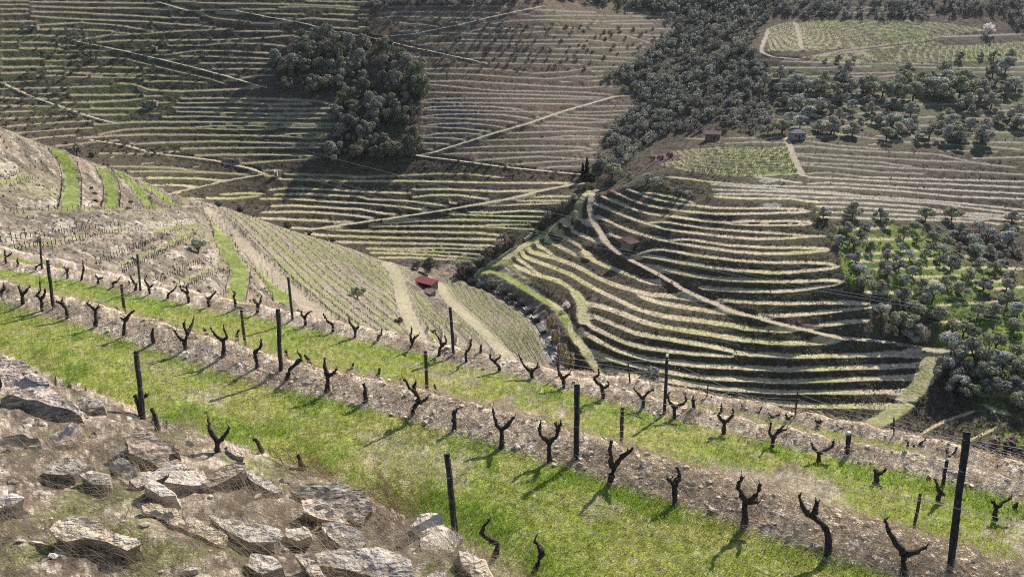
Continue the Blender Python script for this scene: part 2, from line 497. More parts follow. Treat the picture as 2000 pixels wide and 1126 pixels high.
for r in LINES.strip().split('\n'):
    t, p = r.split('|'); TL.append((float(t) * (.82 if p[0] in 'ABC' else 1.1 if p[0] in 'HJKLM' else 1.0), np.array(trace(p))))
# knoll on the left: benches that cross the view
KL = '''
5|X0,484 60,476 120,466 190,452 260,445
5|X215,525 260,505 300,488 340,468 375,450
4|X300,452 360,440 400,436
6|X330,560 360,545 400,528 432,515
2|X0,414 80,412 160,411 250,409 330,407
7|X0,355 30,352 55,340
'''
for r in KL.strip().split('\n'):
    t, p = r.split('|'); TL.append((float(t), np.array(trace(p))))
BT = 0.12                                                         # outward fall of a bench
KN = [[] for _ in range(NU)]                                      # per column: (front, back, strength)
EDGES = []                                                        # world polylines of the outer edges
for ti, (t, P) in enumerate(TL):
    n = max(2, int(np.abs(np.diff(P[:, 0])).sum() / 1.2) + 2)
    L = np.r_[0, np.cumsum(np.hypot(*np.diff(P, axis=0).T))]; q = np.linspace(0, L[-1], n * 2)
    # smooth the polyline a little
    X = np.interp(q, L, P[:, 0]); Yp = np.interp(q, L, P[:, 1])
    k = max(3, int(14 / (q[1] - q[0] + 1e-6))) | 1; ker = np.hanning(k + 2)[1:-1]; ker /= ker.sum()
    pad = np.pad(Yp, k // 2, mode='reflect', reflect_type='odd'); Yp = np.convolve(pad, ker, 'valid')
    Yp = Yp + (fbm(X / 37 + ti * 9.1, X * 0, 5, 3) - .5) * .7
    tt = t * (0.95 + .28 * vnoise(X / 25 + ti * 3.7, X * 0, 9))
    end = np.minimum(q, q[-1] - q); tt = tt * sstep(-2, 9, end)
    u, sf = us(X, Yp + tt / 2); u2, sb = us(X, Yp - tt / 2)
    ci = ucol(u); yf = hit_cols(ci, sf)
    cols, idx = np.unique(ci, return_index=True)
    ok = ~np.isnan(yf)
    pts = np.stack([u * yf, yf, sf * yf], -1)[ok]
    if len(pts) > 3: EDGES.append((ti, t, pts))
    for c, j in zip(cols, idx):
        if np.isnan(yf[j]): continue
        bt = BT + max(0.0, sb[j] - (-0.16)) * .9                  # high up the benches are seen edge-on and fall a little more
        yb = yf[j] * (sf[j] - bt) / (sb[j] - bt)
        w = min(max(yb - yf[j], .3), 9.0)
        KN[c].append((yf[j], w, bt))

# narrower benches that fill the slopes between the traced ones, along the contours
AUTO = [[(-400, 0), (720, 0), (720, 60), (640, 62), (545, 95), (520, 150), (520, 180), (640, 190), (655, 250), (620, 315), (540, 340), (500, 400), (190, 300), (-400, 250)],
        [(740, 10), (1310, 20), (1300, 70), (1180, 140), (1240, 190), (1150, 330), (830, 300), (830, 130)], [(1505, 130), (2400, 112), (2400, 292), (1570, 272), (1520, 240)],
        [(500, 330), (1130, 345), (1050, 430), (900, 520), (600, 460)], [(1560, 270), (2400, 300), (2400, 440), (1620, 400)]]
_k0 = int(np.searchsorted(YB, 275)); _ka = int(np.searchsorted(YB, 340)); AUTOE = []
for c in range(NU):
    a0 = _k0 + int(np.argmin(ZB[c, _k0:_ka])); zz = np.maximum.accumulate(ZB[c, a0:]); lev = np.arange(-90, 60, 2.35); lev = lev[(lev > zz[0] + .5) & (lev < zz[-1] - 1)]
    if not len(lev): continue
    yl = np.interp(lev, zz, YB[a0:]); x = UU[c] * yl; yl = np.interp(lev + 1.5 * (fbm(x * .02, lev * .35, 41, 3) - .5), zz, YB[a0:]); px_, py_ = pix(UU[c] * yl, yl, np.interp(yl, YB, ZB[c]))
    m = np.zeros(len(lev), bool)
    for P in AUTO: m |= inpoly(px_, py_, P)
    have = np.array([q[0] for q in KN[c]]) if KN[c] else np.array([-99.])
    for k in np.nonzero(m)[0]:
        if np.abs(have - yl[k]).min() < 4.0: continue
        st = float(sstep(.30, .48, fbm(np.array([UU[c] * yl[k] * .03 + lev[k] * 3.7]), np.array([lev[k] * .5]), 43, 3))[0])
        if st < .1: continue
        KN[c].append((yl[k], (.5 + 1.1 * st), BT + max(0.0, lev[k] / yl[k] + .16) * .9))
# ------------------------------------------------------------------ far grid
dS = np.diff(SB, axis=1); cm = np.maximum.accumulate(SB, axis=1)
vis = (SB[:, 1:] >= cm[:, :-1] - 1e-4)
wgt = np.where(vis, np.maximum(dS, 0), 0)
wgt = wgt / wgt.sum(1, keepdims=True) * .86 + np.diff(YB)[None] / (YB[-1] - YB[0]) * .14
kk = np.hanning(63); kk /= kk.sum()
cs = np.cumsum(np.pad(wgt, ((31, 31), (0, 0)), mode='edge'), 0)
wgt = (cs[62:] - np.r_[np.zeros((1, wgt.shape[1])), cs[:-63]]) / 63.0
cw = np.c_[np.zeros(NU), np.cumsum(wgt, 1)]; cw /= cw[:, -1:]
GY = np.empty((NU, NY)); GZ = np.empty((NU, NY)); GB = np.zeros((NU, NY)); tgt = np.linspace(0, 1, NY)
for c in range(NU):
    y = np.interp(tgt, cw[c], YB)
    k = sorted(KN[c])
    if k:
        # merge lines that meet
        m = [list(k[0])]
        for a in k[1:]:
            if a[0] - m[-1][0] < .8: m[-1][1] = max(m[-1][1], a[1] + a[0] - m[-1][0])
            else: m.append(list(a))
        kx = [0.0]; kd = [0.0]; spans = []
        for i, (yf, w, bt) in enumerate(m):
            nxt = m[i + 1][0] if i + 1 < len(m) else yf + 40
            w = min(w, .66 * (nxt - yf))
            zf = np.interp(yf, YB, ZB[c]); zb = np.interp(yf + w, YB, ZB[c])
            kx += [yf, yf + w]; kd += [0.0, min(zf + bt * w - zb, 0.0)]
            if nxt - yf > 3.2 * w: kx.append(yf + 3.2 * w); kd.append(0.0)
            spans.append((yf, yf + w))
        # let rows fall on the edges
        for a, b in spans:
            i = int(np.searchsorted(y, a)); i = min(max(i, 1), NY - 2); i = i if abs(y[i] - a) < abs(y[i - 1] - a) else i - 1
            y[i] = a
            j = int(np.searchsorted(y, b)); j = min(max(j, 1), NY - 2); j = j if abs(y[j] - b) < abs(y[j - 1] - b) else j - 1
            if j > i: y[j] = b
        y = np.maximum.accumulate(y)
        z = np.interp(y, YB, ZB[c]) + np.interp(y, kx, kd)
        g = np.zeros(NY)
        for a, b in spans: g[(y >= a - 1e-4) & (y <= b + 1e-4)] = 1
        GB[c] = g
    else: z = np.interp(y, YB, ZB[c])
    GY[c] = y; GZ[c] = z
GX = UU[:, None] * GY
# ------------------------------------------------------------------ tracks, field rows and ground cover of the far slopes
def gz(x, y):
    """height of the finished far ground"""
    x = np.atleast_1d(np.asarray(x, float)); y = np.atleast_1d(np.asarray(y, float)); c = ucol(x / y); out = np.empty(len(x))
    for i in range(len(x)): out[i] = np.interp(y[i], GY[c[i]], GZ[c[i]])
    return out
def wline(P, step=0.7):
    """traced pixels -> dense line on the base ground"""
    P = np.array(P, float); L = np.r_[0, np.cumsum(np.hypot(*np.diff(P, axis=0).T))]; q = np.arange(0, L[-1], 2.0)
    X = np.interp(q, L, P[:, 0]); Yp = np.interp(q, L, P[:, 1]); k = 9; ker = np.hanning(k + 2)[1:-1]; ker /= ker.sum()
    if len(q) > 12:
        X = np.convolve(np.pad(X, 4, mode='reflect', reflect_type='odd'), ker, 'valid'); Yp = np.convolve(np.pad(Yp, 4, mode='reflect', reflect_type='odd'), ker, 'valid')
    G = ground(X, Yp); G = G[~np.isnan(G[:, 1])]
    L = np.r_[0, np.cumsum(np.hypot(*np.diff(G[:, :2], axis=0).T))]; q = np.arange(0, L[-1], step)
    return np.stack([np.interp(q, L, G[:, k]) for k in range(3)], -1)
def near_line(W, pad):
    """mask of grid points near the line, distance, index of closest sample, side"""
    u = W[:, 0] / W[:, 1]; c0 = max(0, ucol(np.array([u.min()]))[0] - 14); c1 = min(NU, ucol(np.array([u.max()]))[0] + 15)
    sub = (slice(c0, c1),); m = (GY[sub] > W[:, 1].min() - pad) & (GY[sub] < W[:, 1].max() + pad)
    ii = np.argwhere(m); ii[:, 0] += c0
    x = GX[ii[:, 0], ii[:, 1]]; y = GY[ii[:, 0], ii[:, 1]]; D = np.empty(len(x)); K = np.empty(len(x), int)
    for a in range(0, len(x), 60000):
        d = (x[a:a + 60000, None] - W[None, :, 0]) ** 2 + (y[a:a + 60000, None] - W[None, :, 1]) ** 2
        K[a:a + 60000] = d.argmin(1); D[a:a + 60000] = np.sqrt(d.min(1))
    ok = D < pad; ii = ii[ok]; D = D[ok]; K = K[ok]
    Tn = np.gradient(W[:, :2], axis=0); Tn /= np.linalg.norm(Tn, axis=1, keepdims=True) + 1e-9
    dx = GX[ii[:, 0], ii[:, 1]] - W[K, 0]; dy = GY[ii[:, 0], ii[:, 1]] - W[K, 1]
    side = Tn[K, 0] * dy - Tn[K, 1] * dx
    return ii, D, K, side
ROADS = '''
2.0|pale dirt track cutting diagonally down the upper left hillside|A430,230 700,285 1000,355 1250,420 1420,470 1490,490
1.8|faint track below the green terraces at far left|A0,455 180,540 300,580 500,650 620,682
2.4|farm track running down to the hairpin above the knoll|A510,780 700,810 860,855 1000,870 1200,895 1400,940 1480,970 1300,1000 1100,1045 950,1080
2.2|thin track crossing the top of the hillside above the copse|A880,10 1050,60 1300,55 1500,95 1700,130 1880,180 B190,205 290,225 430,260 620,300 850,350
2.4|pale track climbing right at the very top of the hillside|B320,200 450,188 700,140 900,90 1180,32
2.6|straight pale track slanting up beside the copse|B480,862 560,850 700,805 900,742 1100,685 1300,615 1500,560 1570,538 1640,535
2.4|narrow track along the foot of the middle vineyard|B480,868 700,895 950,930 1200,955 1390,972
2.8|grassy track slanting up to the round dark tree|E-120,278 0,262 300,220 600,175 800,140 1000,105 1200,55 1400,20
2.5|sandy main track winding down the curved terraces|H260,60 205,110 180,250 200,370 260,470 340,600 400,680 500,760 620,830 800,920 1000,1030 1150,1110 K1420,10 1600,90 1800,180 2000,270 L400,440 600,500 900,570 1100,620 1400,680 1700,705 1950,735 N750,430 900,465 1050,480 1300,475 1500,505 1780,550
4.4|dirt road over the saddle of the bare knoll|X365,402 395,405 420,420 450,450 490,495 530,530 580,580 640,628
4.2|two wheel track running down through the lower vineyard|E300,468 350,520 380,600 385,660 420,760 460,840 495,910
3.6|narrow two wheel track beside the small red roofed shed|E590,585 650,680 750,770 850,860 930,950 1000,1020
2.4|pale path down the middle of the upper right vine plot|C725,128 745,200 762,282
2.4|pale path along the left edge of the upper right vine plot|C572,170 545,240 530,290 600,318 740,330
2.6|pale path down the right edge of the small vine plot|C668,768 690,800 705,850 725,900 740,930 772,985
'''
GREENS = '''
3.4|J60,790 130,755 250,680 400,590 550,480 700,400 800,340 900,250 1000,180 1100,110 1200,50 H60,230 110,150 190,75
3.0|J170,745 300,755 450,840 600,930 750,1020 900,1110 K0,190 100,290 180,440 260,580 350,700 450,850 550,980 650,1060 760,1126
4.6|N1010,500 980,600 950,700 900,800 830,880 750,970 650,1060 O700,200 550,310 400,400 250,470 120,515
3.0|X112,294 132,318 141,350 140,380 136,410
2.8|X203,333 217,360 220,385 215,408
2.4|X232,338 262,362 283,388 296,408
2.4|X280,362 318,384 345,402
3.0|X424,430 436,470 448,500 470,530 464,570 450,606
2.8|X506,518 532,552 556,592
3.4|H50,300 48,370 60,395
3.4|J1060,160 1065,215 1080,245
3|J1270,520 1310,560 1325,600
3.4|K250,60 310,150 330,230 320,320 350,400
'''
GR = np.zeros((NU, NY), int)                                      # track number
GG = np.zeros((NU, NY))                                           # grassy strips
GRUT = np.zeros((NU, NY))
RD = []
for k, r in enumerate(GREENS.strip().split('\n')):
    w, p = r.split('|'); w = float(w); W_ = wline(trace(p)); ii, D, K, sd_ = near_line(W_, w * 1.5)
    b = 1 - sstep(w * .5, w * 1.15, D); i, j = ii.T
    GZ[i, j] = GZ[i, j] * (1 - b) + (W_[K, 2] + .05) * b
    g = 1 - sstep(w * .42, w * .58, D + .5 * (vnoise(GX[i, j] * .9, GY[i, j] * .9, 3) - .5)); GG[i, j] = np.maximum(GG[i, j], g)
for k, r in enumerate(ROADS.strip().split('\n')):
    w, lab, p = r.split('|'); w = float(w); W_ = wline(trace(p)); RD.append((w, lab, W_)); ii, D, K, sd_ = near_line(W_, w * 1.5)
    b = 1 - sstep(w * .5, w * 1.1, D); i, j = ii.T
    GZ[i, j] = GZ[i, j] * (1 - b) + W_[K, 2] * b
    inn = D < w * .5 + .4 * (vnoise(GX[i, j] * 1.3, GY[i, j] * 1.3, 4) - .5)
    GR[i[inn], j[inn]] = k + 1
    GRUT[i[inn], j[inn]] = np.abs(sd_[inn]) / (w * .5)
GPX, GPY = pix(GX, GY, GZ)
nA = fbm(GX * .03, GY * .03, 1, 5); nB = fbm(GX * .25, GY * .25, 2, 4); nC = fbm(GX * 1.1, GY * 1.1, 3, 3); nD = vnoise(GX * 2.6, GY * 2.6, 8)
# vineyard rows on the knoll's far flank: parallel to its road, and to the lower track
ROWM = np.zeros((NU, NY)); ROWPH = np.zeros((NU, NY))
FLD1 = [(400, 405), (470, 416), (570, 446), (700, 486), (790, 520), (800, 560), (822, 650), (845, 700), (900, 760), (600, 700), (640, 640), (520, 530), (430, 430)]
FLD2 = [(850, 556), (905, 548), (960, 570), (1010, 596), (1050, 628), (1068, 665), (1082, 700), (1090, 760), (1000, 760), (940, 690), (880, 610)]
FLD3 = [(800, 560), (850, 600), (900, 640), (960, 700), (1000, 760), (850, 760), (830, 650)]
farline = np.interp(GPX, [0, 100, 230, 350, 480, 570, 700, 800, 900, 1000, 1100], [190, 208, 214, 216, 244, 266, 282, 290, 300, 300, 250])
knoll = ((GY * CP - GZ * SP) < farline + 3) & (GPX < 1110)
def rows(poly, W_, sp):
    m = inpoly(GPX, GPY, poly) & knoll; ii = np.argwhere(m); x = GX[m]; y = GY[m]; D = np.empty(len(x)); K = np.empty(len(x), int)
    W_ = W_[::3]
    # extend the guide straight on at both ends
    e0 = W_[0] + (W_[0] - W_[4]) * np.linspace(12, .2, 20)[:, None]; e1 = W_[-1] + (W_[-1] - W_[-5]) * np.linspace(.2, 12, 20)[:, None]
    W_ = np.r_[e0, W_, e1]
    for a in range(0, len(x), 60000):
        d = (x[a:a + 60000, None] - W_[None, :, 0]) ** 2 + (y[a:a + 60000, None] - W_[None, :, 1]) ** 2
        D[a:a + 60000] = np.sqrt(d.min(1))
    D = D + 1.2 * (vnoise(x * .04, y * .04, 31) - .5)
    ROWM[m] = 1; ROWPH[m] = D / sp
rows(FLD1, RD[9][2], 4.6)
rows(FLD3, RD[11][2], 3.6)
rows(FLD2, RD[11][2], 2.3)
rp = ROWPH - np.floor(ROWPH)
free = ROWM * (GR == 0) * (1 - GG)
GZ += free * (.42 * np.exp(-((rp - .5) / .16) ** 2) - .1)
# relief
kn = knoll.astype(float)
wild = (1 - GB) * (1 - GG) * (GR == 0)
edge_near = np.maximum.reduce([np.roll(GB, -q, 1) for q in (1, 2, 3)])
spz = inpoly(GPX, GPY, [(905, 545), (1150, 368), (1600, 392), (1640, 470), (1850, 670), (1850, 900), (1100, 800)])
GZ += (1 - .8 * edge_near) * (1 - .4 * spz) * wild * (1 - .7 * ROWM) * ((nC - .5) * .55 + (nB - .5) * 1.1 * (1 - .4 * kn))
GZ += kn * wild * (1 - ROWM) * (fbm(GX * .55 + GY * .3, GY * .5, 12, 4) - .5) * .9
cA = lambda *c: np.array(c); spur0 = inpoly(GPX, GPY, [(905, 545), (1150, 368), (1600, 392), (1640, 470), (1850, 670), (1850, 900), (1100, 800)])
# cover colours --------------------------------------------------
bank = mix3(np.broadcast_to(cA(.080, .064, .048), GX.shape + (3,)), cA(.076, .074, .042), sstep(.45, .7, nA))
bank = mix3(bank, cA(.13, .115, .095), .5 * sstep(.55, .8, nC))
mid = inpoly(GPX, GPY, [(735, 0), (1320, 0), (1310, 60), (1200, 140), (1260, 190), (1170, 320), (1140, 340), (820, 300), (825, 160), (740, 60)])
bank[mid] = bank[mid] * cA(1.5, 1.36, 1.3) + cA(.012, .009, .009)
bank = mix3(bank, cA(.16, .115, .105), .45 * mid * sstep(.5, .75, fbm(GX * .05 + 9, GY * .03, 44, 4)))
grove = inpoly(GPX, GPY, [(1610, 425), (1760, 440), (2050, 480), (2050, 1000), (1870, 830), (1840, 700), (1730, 660), (1650, 540)]) & ~knoll
gm = grove * sstep(.38, .55, fbm(GX * .045 + 3, GY * .045, 21, 4) + .2 * inpoly(GPX, GPY, [(1630, 440), (1760, 470), (1800, 560), (1900, 620), (1650, 560)]) - .1 * (GPX > 1860))
bank = mix3(bank, cA(.15, .225, .04), .95 * gm)
upr = inpoly(GPX, GPY, [(1490, 130), (2050, 110), (2050, 300), (1550, 270)])
bank = mix3(bank, cA(.12, .15, .055), .55 * upr * sstep(.4, .65, fbm(GX * .07, GY * .07, 23, 4)))
ul = inpoly(GPX, GPY, [(-100, 30), (150, 40), (100, 130), (300, 170), (300, 240), (160, 260), (-100, 230)])
bank = mix3(bank, cA(.085, .11, .04), .5 * ul * sstep(.42, .62, fbm(GX * .08, GY * .08, 24, 4)))
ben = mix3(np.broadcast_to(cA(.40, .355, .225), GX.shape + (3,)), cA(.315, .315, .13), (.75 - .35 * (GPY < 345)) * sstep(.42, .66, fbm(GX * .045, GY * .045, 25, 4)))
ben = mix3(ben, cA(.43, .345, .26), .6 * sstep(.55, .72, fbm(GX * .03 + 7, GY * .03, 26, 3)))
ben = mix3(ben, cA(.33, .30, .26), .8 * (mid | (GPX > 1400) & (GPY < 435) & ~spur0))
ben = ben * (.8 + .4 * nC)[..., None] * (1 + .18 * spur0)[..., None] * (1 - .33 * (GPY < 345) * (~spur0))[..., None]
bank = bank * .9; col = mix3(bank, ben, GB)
col = col * (.62 + .56 * nC + .2 * hash2(np.floor(GX * 1.6), np.floor(GY * 1.6), 6))[..., None]
# knoll: bare schist soil with outcrops
kc = mix3(np.broadcast_to(cA(.215, .18, .14), GX.shape + (3,)), cA(.135, .115, .092), sstep(.4, .65, nB))
kc = mix3(kc, cA(.27, .26, .13), .45 * sstep(.48, .7, nA))
kc = mix3(kc, cA(.30, .22, .175), .5 * sstep(.6, .75, fbm(GX * .12, GY * .12, 28, 3)))
kc = mix3(kc, cA(.32, .28, .235), sstep(.62, .70, fbm(GX * .5 + GY * .3, GY * .45, 29, 4)))
for cx, cy, rx, ry in ((20, 462, 60, 13), (290, 440, 60, 11), (235, 447, 50, 8), (120, 440, 40, 9), (415, 500, 14, 18), (345, 497, 24, 8), (232, 490, 20, 12), (15, 330, 22, 16), (95, 395, 22, 8), (360, 432, 30, 5), (380, 520, 14, 6), (172, 398, 12, 8)):
    m = ((GPX - cx) / rx) ** 2 + ((GPY - cy) / ry) ** 2 + 1.5 * (nB - .5) + 1.3 * (nC - .5)
    m = (1 - sstep(.75, 1.0, m)) * knoll; kc = mix3(kc, cA(.40, .355, .295), m * .7); GZ += m * wild * (.35 * (nC - .3))
kc = kc * (.5 + .75 * nD + .3 * (hash2(np.floor(GX * 2.2), np.floor(GY * 2.2), 5) - .4))[..., None]
kb = mix3(np.broadcast_to(cA(.18, .20, .07), GX.shape + (3,)), cA(.26, .24, .14), sstep(.45, .7, nB))
kc = mix3(kc, kb, GB)
col = np.where(knoll[..., None], kc, col)
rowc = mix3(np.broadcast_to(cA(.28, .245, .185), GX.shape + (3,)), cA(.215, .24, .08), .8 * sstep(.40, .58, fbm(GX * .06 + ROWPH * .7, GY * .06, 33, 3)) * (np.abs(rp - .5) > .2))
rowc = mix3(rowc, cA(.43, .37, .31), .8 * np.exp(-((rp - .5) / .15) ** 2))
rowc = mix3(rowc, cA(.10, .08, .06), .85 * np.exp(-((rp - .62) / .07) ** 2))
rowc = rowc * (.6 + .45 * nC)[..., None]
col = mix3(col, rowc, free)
# plots of low vines on the right
PLOTS = [[(1497, 56), (1530, 44), (1600, 41), (1800, 40), (1880, 50), (1930, 60), (1860, 68), (1800, 82), (1650, 95), (1570, 100), (1500, 100)],
         [(1560, 113), (1660, 100), (1820, 82), (1850, 90), (1848, 124), (1640, 124)], [(1845, 90), (2050, 80), (2050, 118), (1850, 120)],
         [(1290, 322), (1310, 295), (1400, 288), (1545, 287), (1566, 340), (1450, 346), (1370, 340)]]
plot = np.zeros((NU, NY), bool)
for P in PLOTS: plot |= inpoly(GPX, GPY, P)
plot &= (GR == 0)
ZBG = np.stack([np.interp(GY[c], YB, ZB[c]) for c in range(NU)]); pp = (ZBG + .5 * (vnoise(GX * .05, GY * 0, 51) - .5)) / .62; pp = pp - np.floor(pp)
pc = mix3(np.broadcast_to(cA(.30, .28, .16), GX.shape + (3,)), cA(.19, .165, .10), .85 * np.exp(-((pp - .5) / .17) ** 2)); pc = mix3(pc, cA(.27, .31, .10), .55 * sstep(.45, .62, nA))
col = np.where(plot[..., None], pc * (.7 + .6 * nC)[..., None], col)
GZ += plot * .3 * np.exp(-((pp - .5) / .17) ** 2)
# pink heath patch, stony spots
for cx, cy, rx, ry, cc in ((1300, 308, 34, 9, (.20, .115, .12)), (1500, 352, 20, 6, (.28, .26, .23)), (1505, 402, 22, 7, (.34, .32, .29)), (1195, 372, 26, 7, (.14, .085, .08)), (1560, 632, 40, 12, (.12, .08, .07))):
    m = (1 - sstep(.6, 1.0, ((GPX - cx) / rx) ** 2 + ((GPY - cy) / ry) ** 2 + 1.2 * (nC - .5))) * ~knoll; col = mix3(col, cA(*cc), m * .9)
gs = mix3(np.broadcast_to(cA(.30, .305, .14), GX.shape + (3,)), cA(.40, .365, .225), sstep(.42, .62, nB)) * (.75 + .5 * nC)[..., None]
gs = np.where((knoll & (ROWM < 1))[..., None], gs * cA(.58, .72, .40), gs)
col = mix3(col, gs, GG)
rc = mix3(np.broadcast_to(cA(.37, .315, .24), GX.shape + (3,)), cA(.36, .37, .18), .8 * (1 - sstep(.12, .38, GRUT)) * np.isin(GR, (11, 12, 8, 6, 1)))
rc = rc * (.85 + .3 * nC)[..., None]
col = np.where((GR > 0)[..., None], rc, col)
# stream bed
STR = wline([(905, 528), (925, 548), (955, 556), (990, 575), (1025, 597), (1048, 618), (1062, 640), (1074, 665), (1082, 692), (1095, 718), (1120, 750)], .8)
ii, D, K, sd_ = near_line(STR, 8); i, j = ii.T
cut = 1 - sstep(1.0, 5.0, D); GZ[i, j] -= 1.6 * cut
bd = 1 - sstep(2.0, 3.2, D + 1.2 * (nB[i, j] - .5))
col[i, j] = mix3(col[i, j], np.array((.34, .32, .30)), bd * (.3 + .7 * (nC[i, j] > .5)))
CST = np.clip(col, .008, .85)
GZs = GZ
m_far = mat('far_slope_ground', attr='col', noise=[(1.4, .72, 1.28, 5), (.35, .9, 1.1, 3)], bump=(1.3, .55, .5), rough=.95, spec=.1)
m_road = mat('dirt_track', attr='col', noise=[(.9, .86, 1.14, 5)], bump=(1.0, .3, .2), rough=.95, spec=.1)
spur = inpoly(GPX, GPY, [(905, 545), (960, 505), (1080, 425), (1150, 368), (1200, 362), (1330, 380), (1420, 386), (1580, 392), (1640, 470), (1700, 590), (1740, 650), (1850, 670), (2100, 720), (2100, 1200), (1100, 1200), (1090, 700), (1050, 620), (960, 556)]) & ~knoll & (GY < 330)
region = np.where(knoll | (GY < 100), 1, np.where(spur, 2, 0))
idx = np.arange(NU * NY).reshape(NU, NY)
FQ = np.stack([idx[:-1, :-1], idx[1:, :-1], idx[1:, 1:], idx[:-1, 1:]], -1).reshape(-1, 4)
VQ = np.stack([GX, GY, GZ], -1).reshape(-1, 3); CQ = CST.reshape(-1, 3)
frd = GR[:-1, :-1].ravel(); freg = region[:-1, :-1].ravel()
# drop collapsed quads
a_ = VQ[FQ[:, 0]]; b_ = VQ[FQ[:, 2]]; keepq = np.abs(b_ - a_).max(1) > 1e-5
def submesh(name, sel, material, label=None):
    f = FQ[sel & keepq]; u_, inv = np.unique(f, return_inverse=True)
    me = mesh_np(name, VQ[u_], inv.reshape(-1, 4), material, CQ[u_], smooth=True)
    o = link(name, me, kind='structure')
    if label: o['label'] = label
    return o
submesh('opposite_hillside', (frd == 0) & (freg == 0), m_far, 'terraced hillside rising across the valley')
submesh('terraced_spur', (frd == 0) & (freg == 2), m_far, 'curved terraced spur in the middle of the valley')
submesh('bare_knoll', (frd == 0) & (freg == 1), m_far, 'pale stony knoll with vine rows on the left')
for k, (w, lab, W_) in enumerate(RD):
    if (frd == k + 1).sum() > 4: submesh('dirt_track', frd == k + 1, m_road, lab)
# water in the stream bed
mwater = mat('stream_water', (.10, .11, .10), rough=.12, noise=[(1.2, .6, 1.5, 4)], bump=(2.5, .6, .15), spec=.6)
sv = []; sf = []
Tn = np.gradient(STR, axis=0); Tn /= np.linalg.norm(Tn[:, :2], axis=1, keepdims=True) + 1e-9
for k in range(len(STR)):
    w = .8 + .5 * vnoise(np.array([k * .15]), np.array([0.]), 61)[0]; x, y, z = STR[k]; zz = z - 1.25
    sv += [(x - Tn[k, 1] * w, y + Tn[k, 0] * w, zz), (x + Tn[k, 1] * w, y - Tn[k, 0] * w, zz)]
    if k: q = 2 * k; sf.append((q - 2, q - 1, q + 1, q))
link('stream', mesh_np('stream', np.array(sv), np.array(sf), mwater), kind='structure', label='narrow stony stream in the valley bottom')
# ------------------------------------------------------------------ the near terraces
AD = np.array((.857, -.515)); ND = np.array((.515, .857))
def an(x, y): return x * AD[0] + y * AD[1], x * ND[0] + y * ND[1]
def edge(a, k):
    if k == 0: return np.interp(a, [-40, -22, -15, -11.7, -6.9, -4.5, -2, 4], [9.9, 9.75, 9.6, 9.7, 9.35, 8.9, 7.8, 6.0])
    if k == 1: return np.interp(a, [-40, -30, -24.4, -14.3, -10, -6.4, -2, .5, 6], [12.5, 12.6, 12.6, 12.65, 12.85, 12.95, 12.75, 12.55, 12.5])
    if k == 2: return np.interp(a, [-46, -40, -35.7, -29, -21.2, -14.2, -6.6, -1.9, 5], [17.2, 17.6, 18.1, 18.6, 19.3, 19.75, 19.4, 19.55, 19.9])
    return np.interp(a, [-40, -14, -9.9, -4.1, -1, 3, 8], [22.8, 23.4, 24.4, 24.8, 25.0, 24.8, 24.7])
Z1, Z2, Z3 = -8.3, -10.2, -12.15
def zn(x, y, rough=True):
    a, n = an(x, y)
    wob = (fbm(a * .35, n * 0 + 3, 71, 3) - .5) * .45
    n0, n1, n2, n3 = [edge(a, k) + wob * (1 if k else .6) for k in range(4)]
    lump = fbm(x * 1.6, y * 1.6, 72, 4) - .5; fine = fbm(x * 7, y * 7, 73, 3) - .5; soft = fbm(x * .5, y * .5, 74, 3) - .5
    # T3 and beyond
    c3 = n3 + .45
    z3 = Z3 + .16 * sstep(n3 - .35, n3 + .3, n) + .12 * soft
    z3 = np.where(n > c3, Z3 + .16 - (n - c3) * .95, z3)
    c2 = n2 + .5
    z2 = Z2 + .17 * sstep(n2 - .45, n2 + .4, n) + .14 * soft
    z2 = np.where(n > c2, np.maximum(Z2 + .17 - (n - c2) * 1.05, z3), z2)
    c1 = n1 + .62
    z1 = Z1 + .24 * sstep(n1 - .75, n1 + .5, n) + .13 * soft
    z1 = np.where(n > c1, np.maximum(Z1 + .24 - (n - c1) * 1.05, z2), z1)
    up = np.maximum(n0 - n, 0)
    z0 = Z1 + .27 * up + .16 * np.minimum(up * 2, 1) + 1.1 * np.exp(-((a + 21) / 3.2) ** 2) * sstep(.4, 2.4, up)
    z = np.where(n < n0, z0 + .13 * soft, z1)
    berm = np.maximum.reduce([sstep(n1 - .6, n1 - .3, n) * (n < c1 + 2.2), sstep(n2 - .45, n2 - .1, n) * (n < c2 + 2.0), sstep(n3 - .4, n3 - .1, n), (n < n0 + .1) * 1.0])
    if rough:
        z = z + berm * (lump * .15 + fine * .055) + (1 - berm) * (lump * .07 + fine * .035) + np.where(n < n0, 1, 0) * (fbm(x * .9, y * .9, 75, 3) - .5) * .5
    return z, berm, a, n, (n0, n1, n2, n3)
MU, MY = 900, 500
NUU = np.linspace(-.84, .84, MU)
ys = np.concatenate([np.linspace(1.8, 8, 60, endpoint=False), np.linspace(8, 40, 400), np.linspace(40.3, 62, 60)])
NB_ = 200; ub = np.linspace(-.84, .84, NB_)
zb_ = zn(ub[:, None] * ys[None], np.broadcast_to(ys, (NB_, len(ys))), False)[0]
s_ = zb_ / ys; cmx = np.maximum.accumulate(s_, 1); v_ = s_[:, 1:] >= cmx[:, :-1] - 1e-4
w_ = np.where(v_, np.maximum(np.diff(s_, axis=1), 0), 0)
w_ = w_ / (w_.sum(1, keepdims=True) + 1e-9) * .8 + np.diff(ys)[None] / (ys[-1] - ys[0]) * .2
w_ = np.stack([np.convolve(np.pad(w_[:, k], 4, mode='edge'), np.ones(9) / 9, 'valid') for k in range(w_.shape[1])], 1)
cw_ = np.c_[np.zeros(NB_), np.cumsum(w_, 1)]; cw_ /= cw_[:, -1:]
yy_ = np.stack([np.interp(np.linspace(0, 1, MY), cw_[k], ys) for k in range(NB_)])
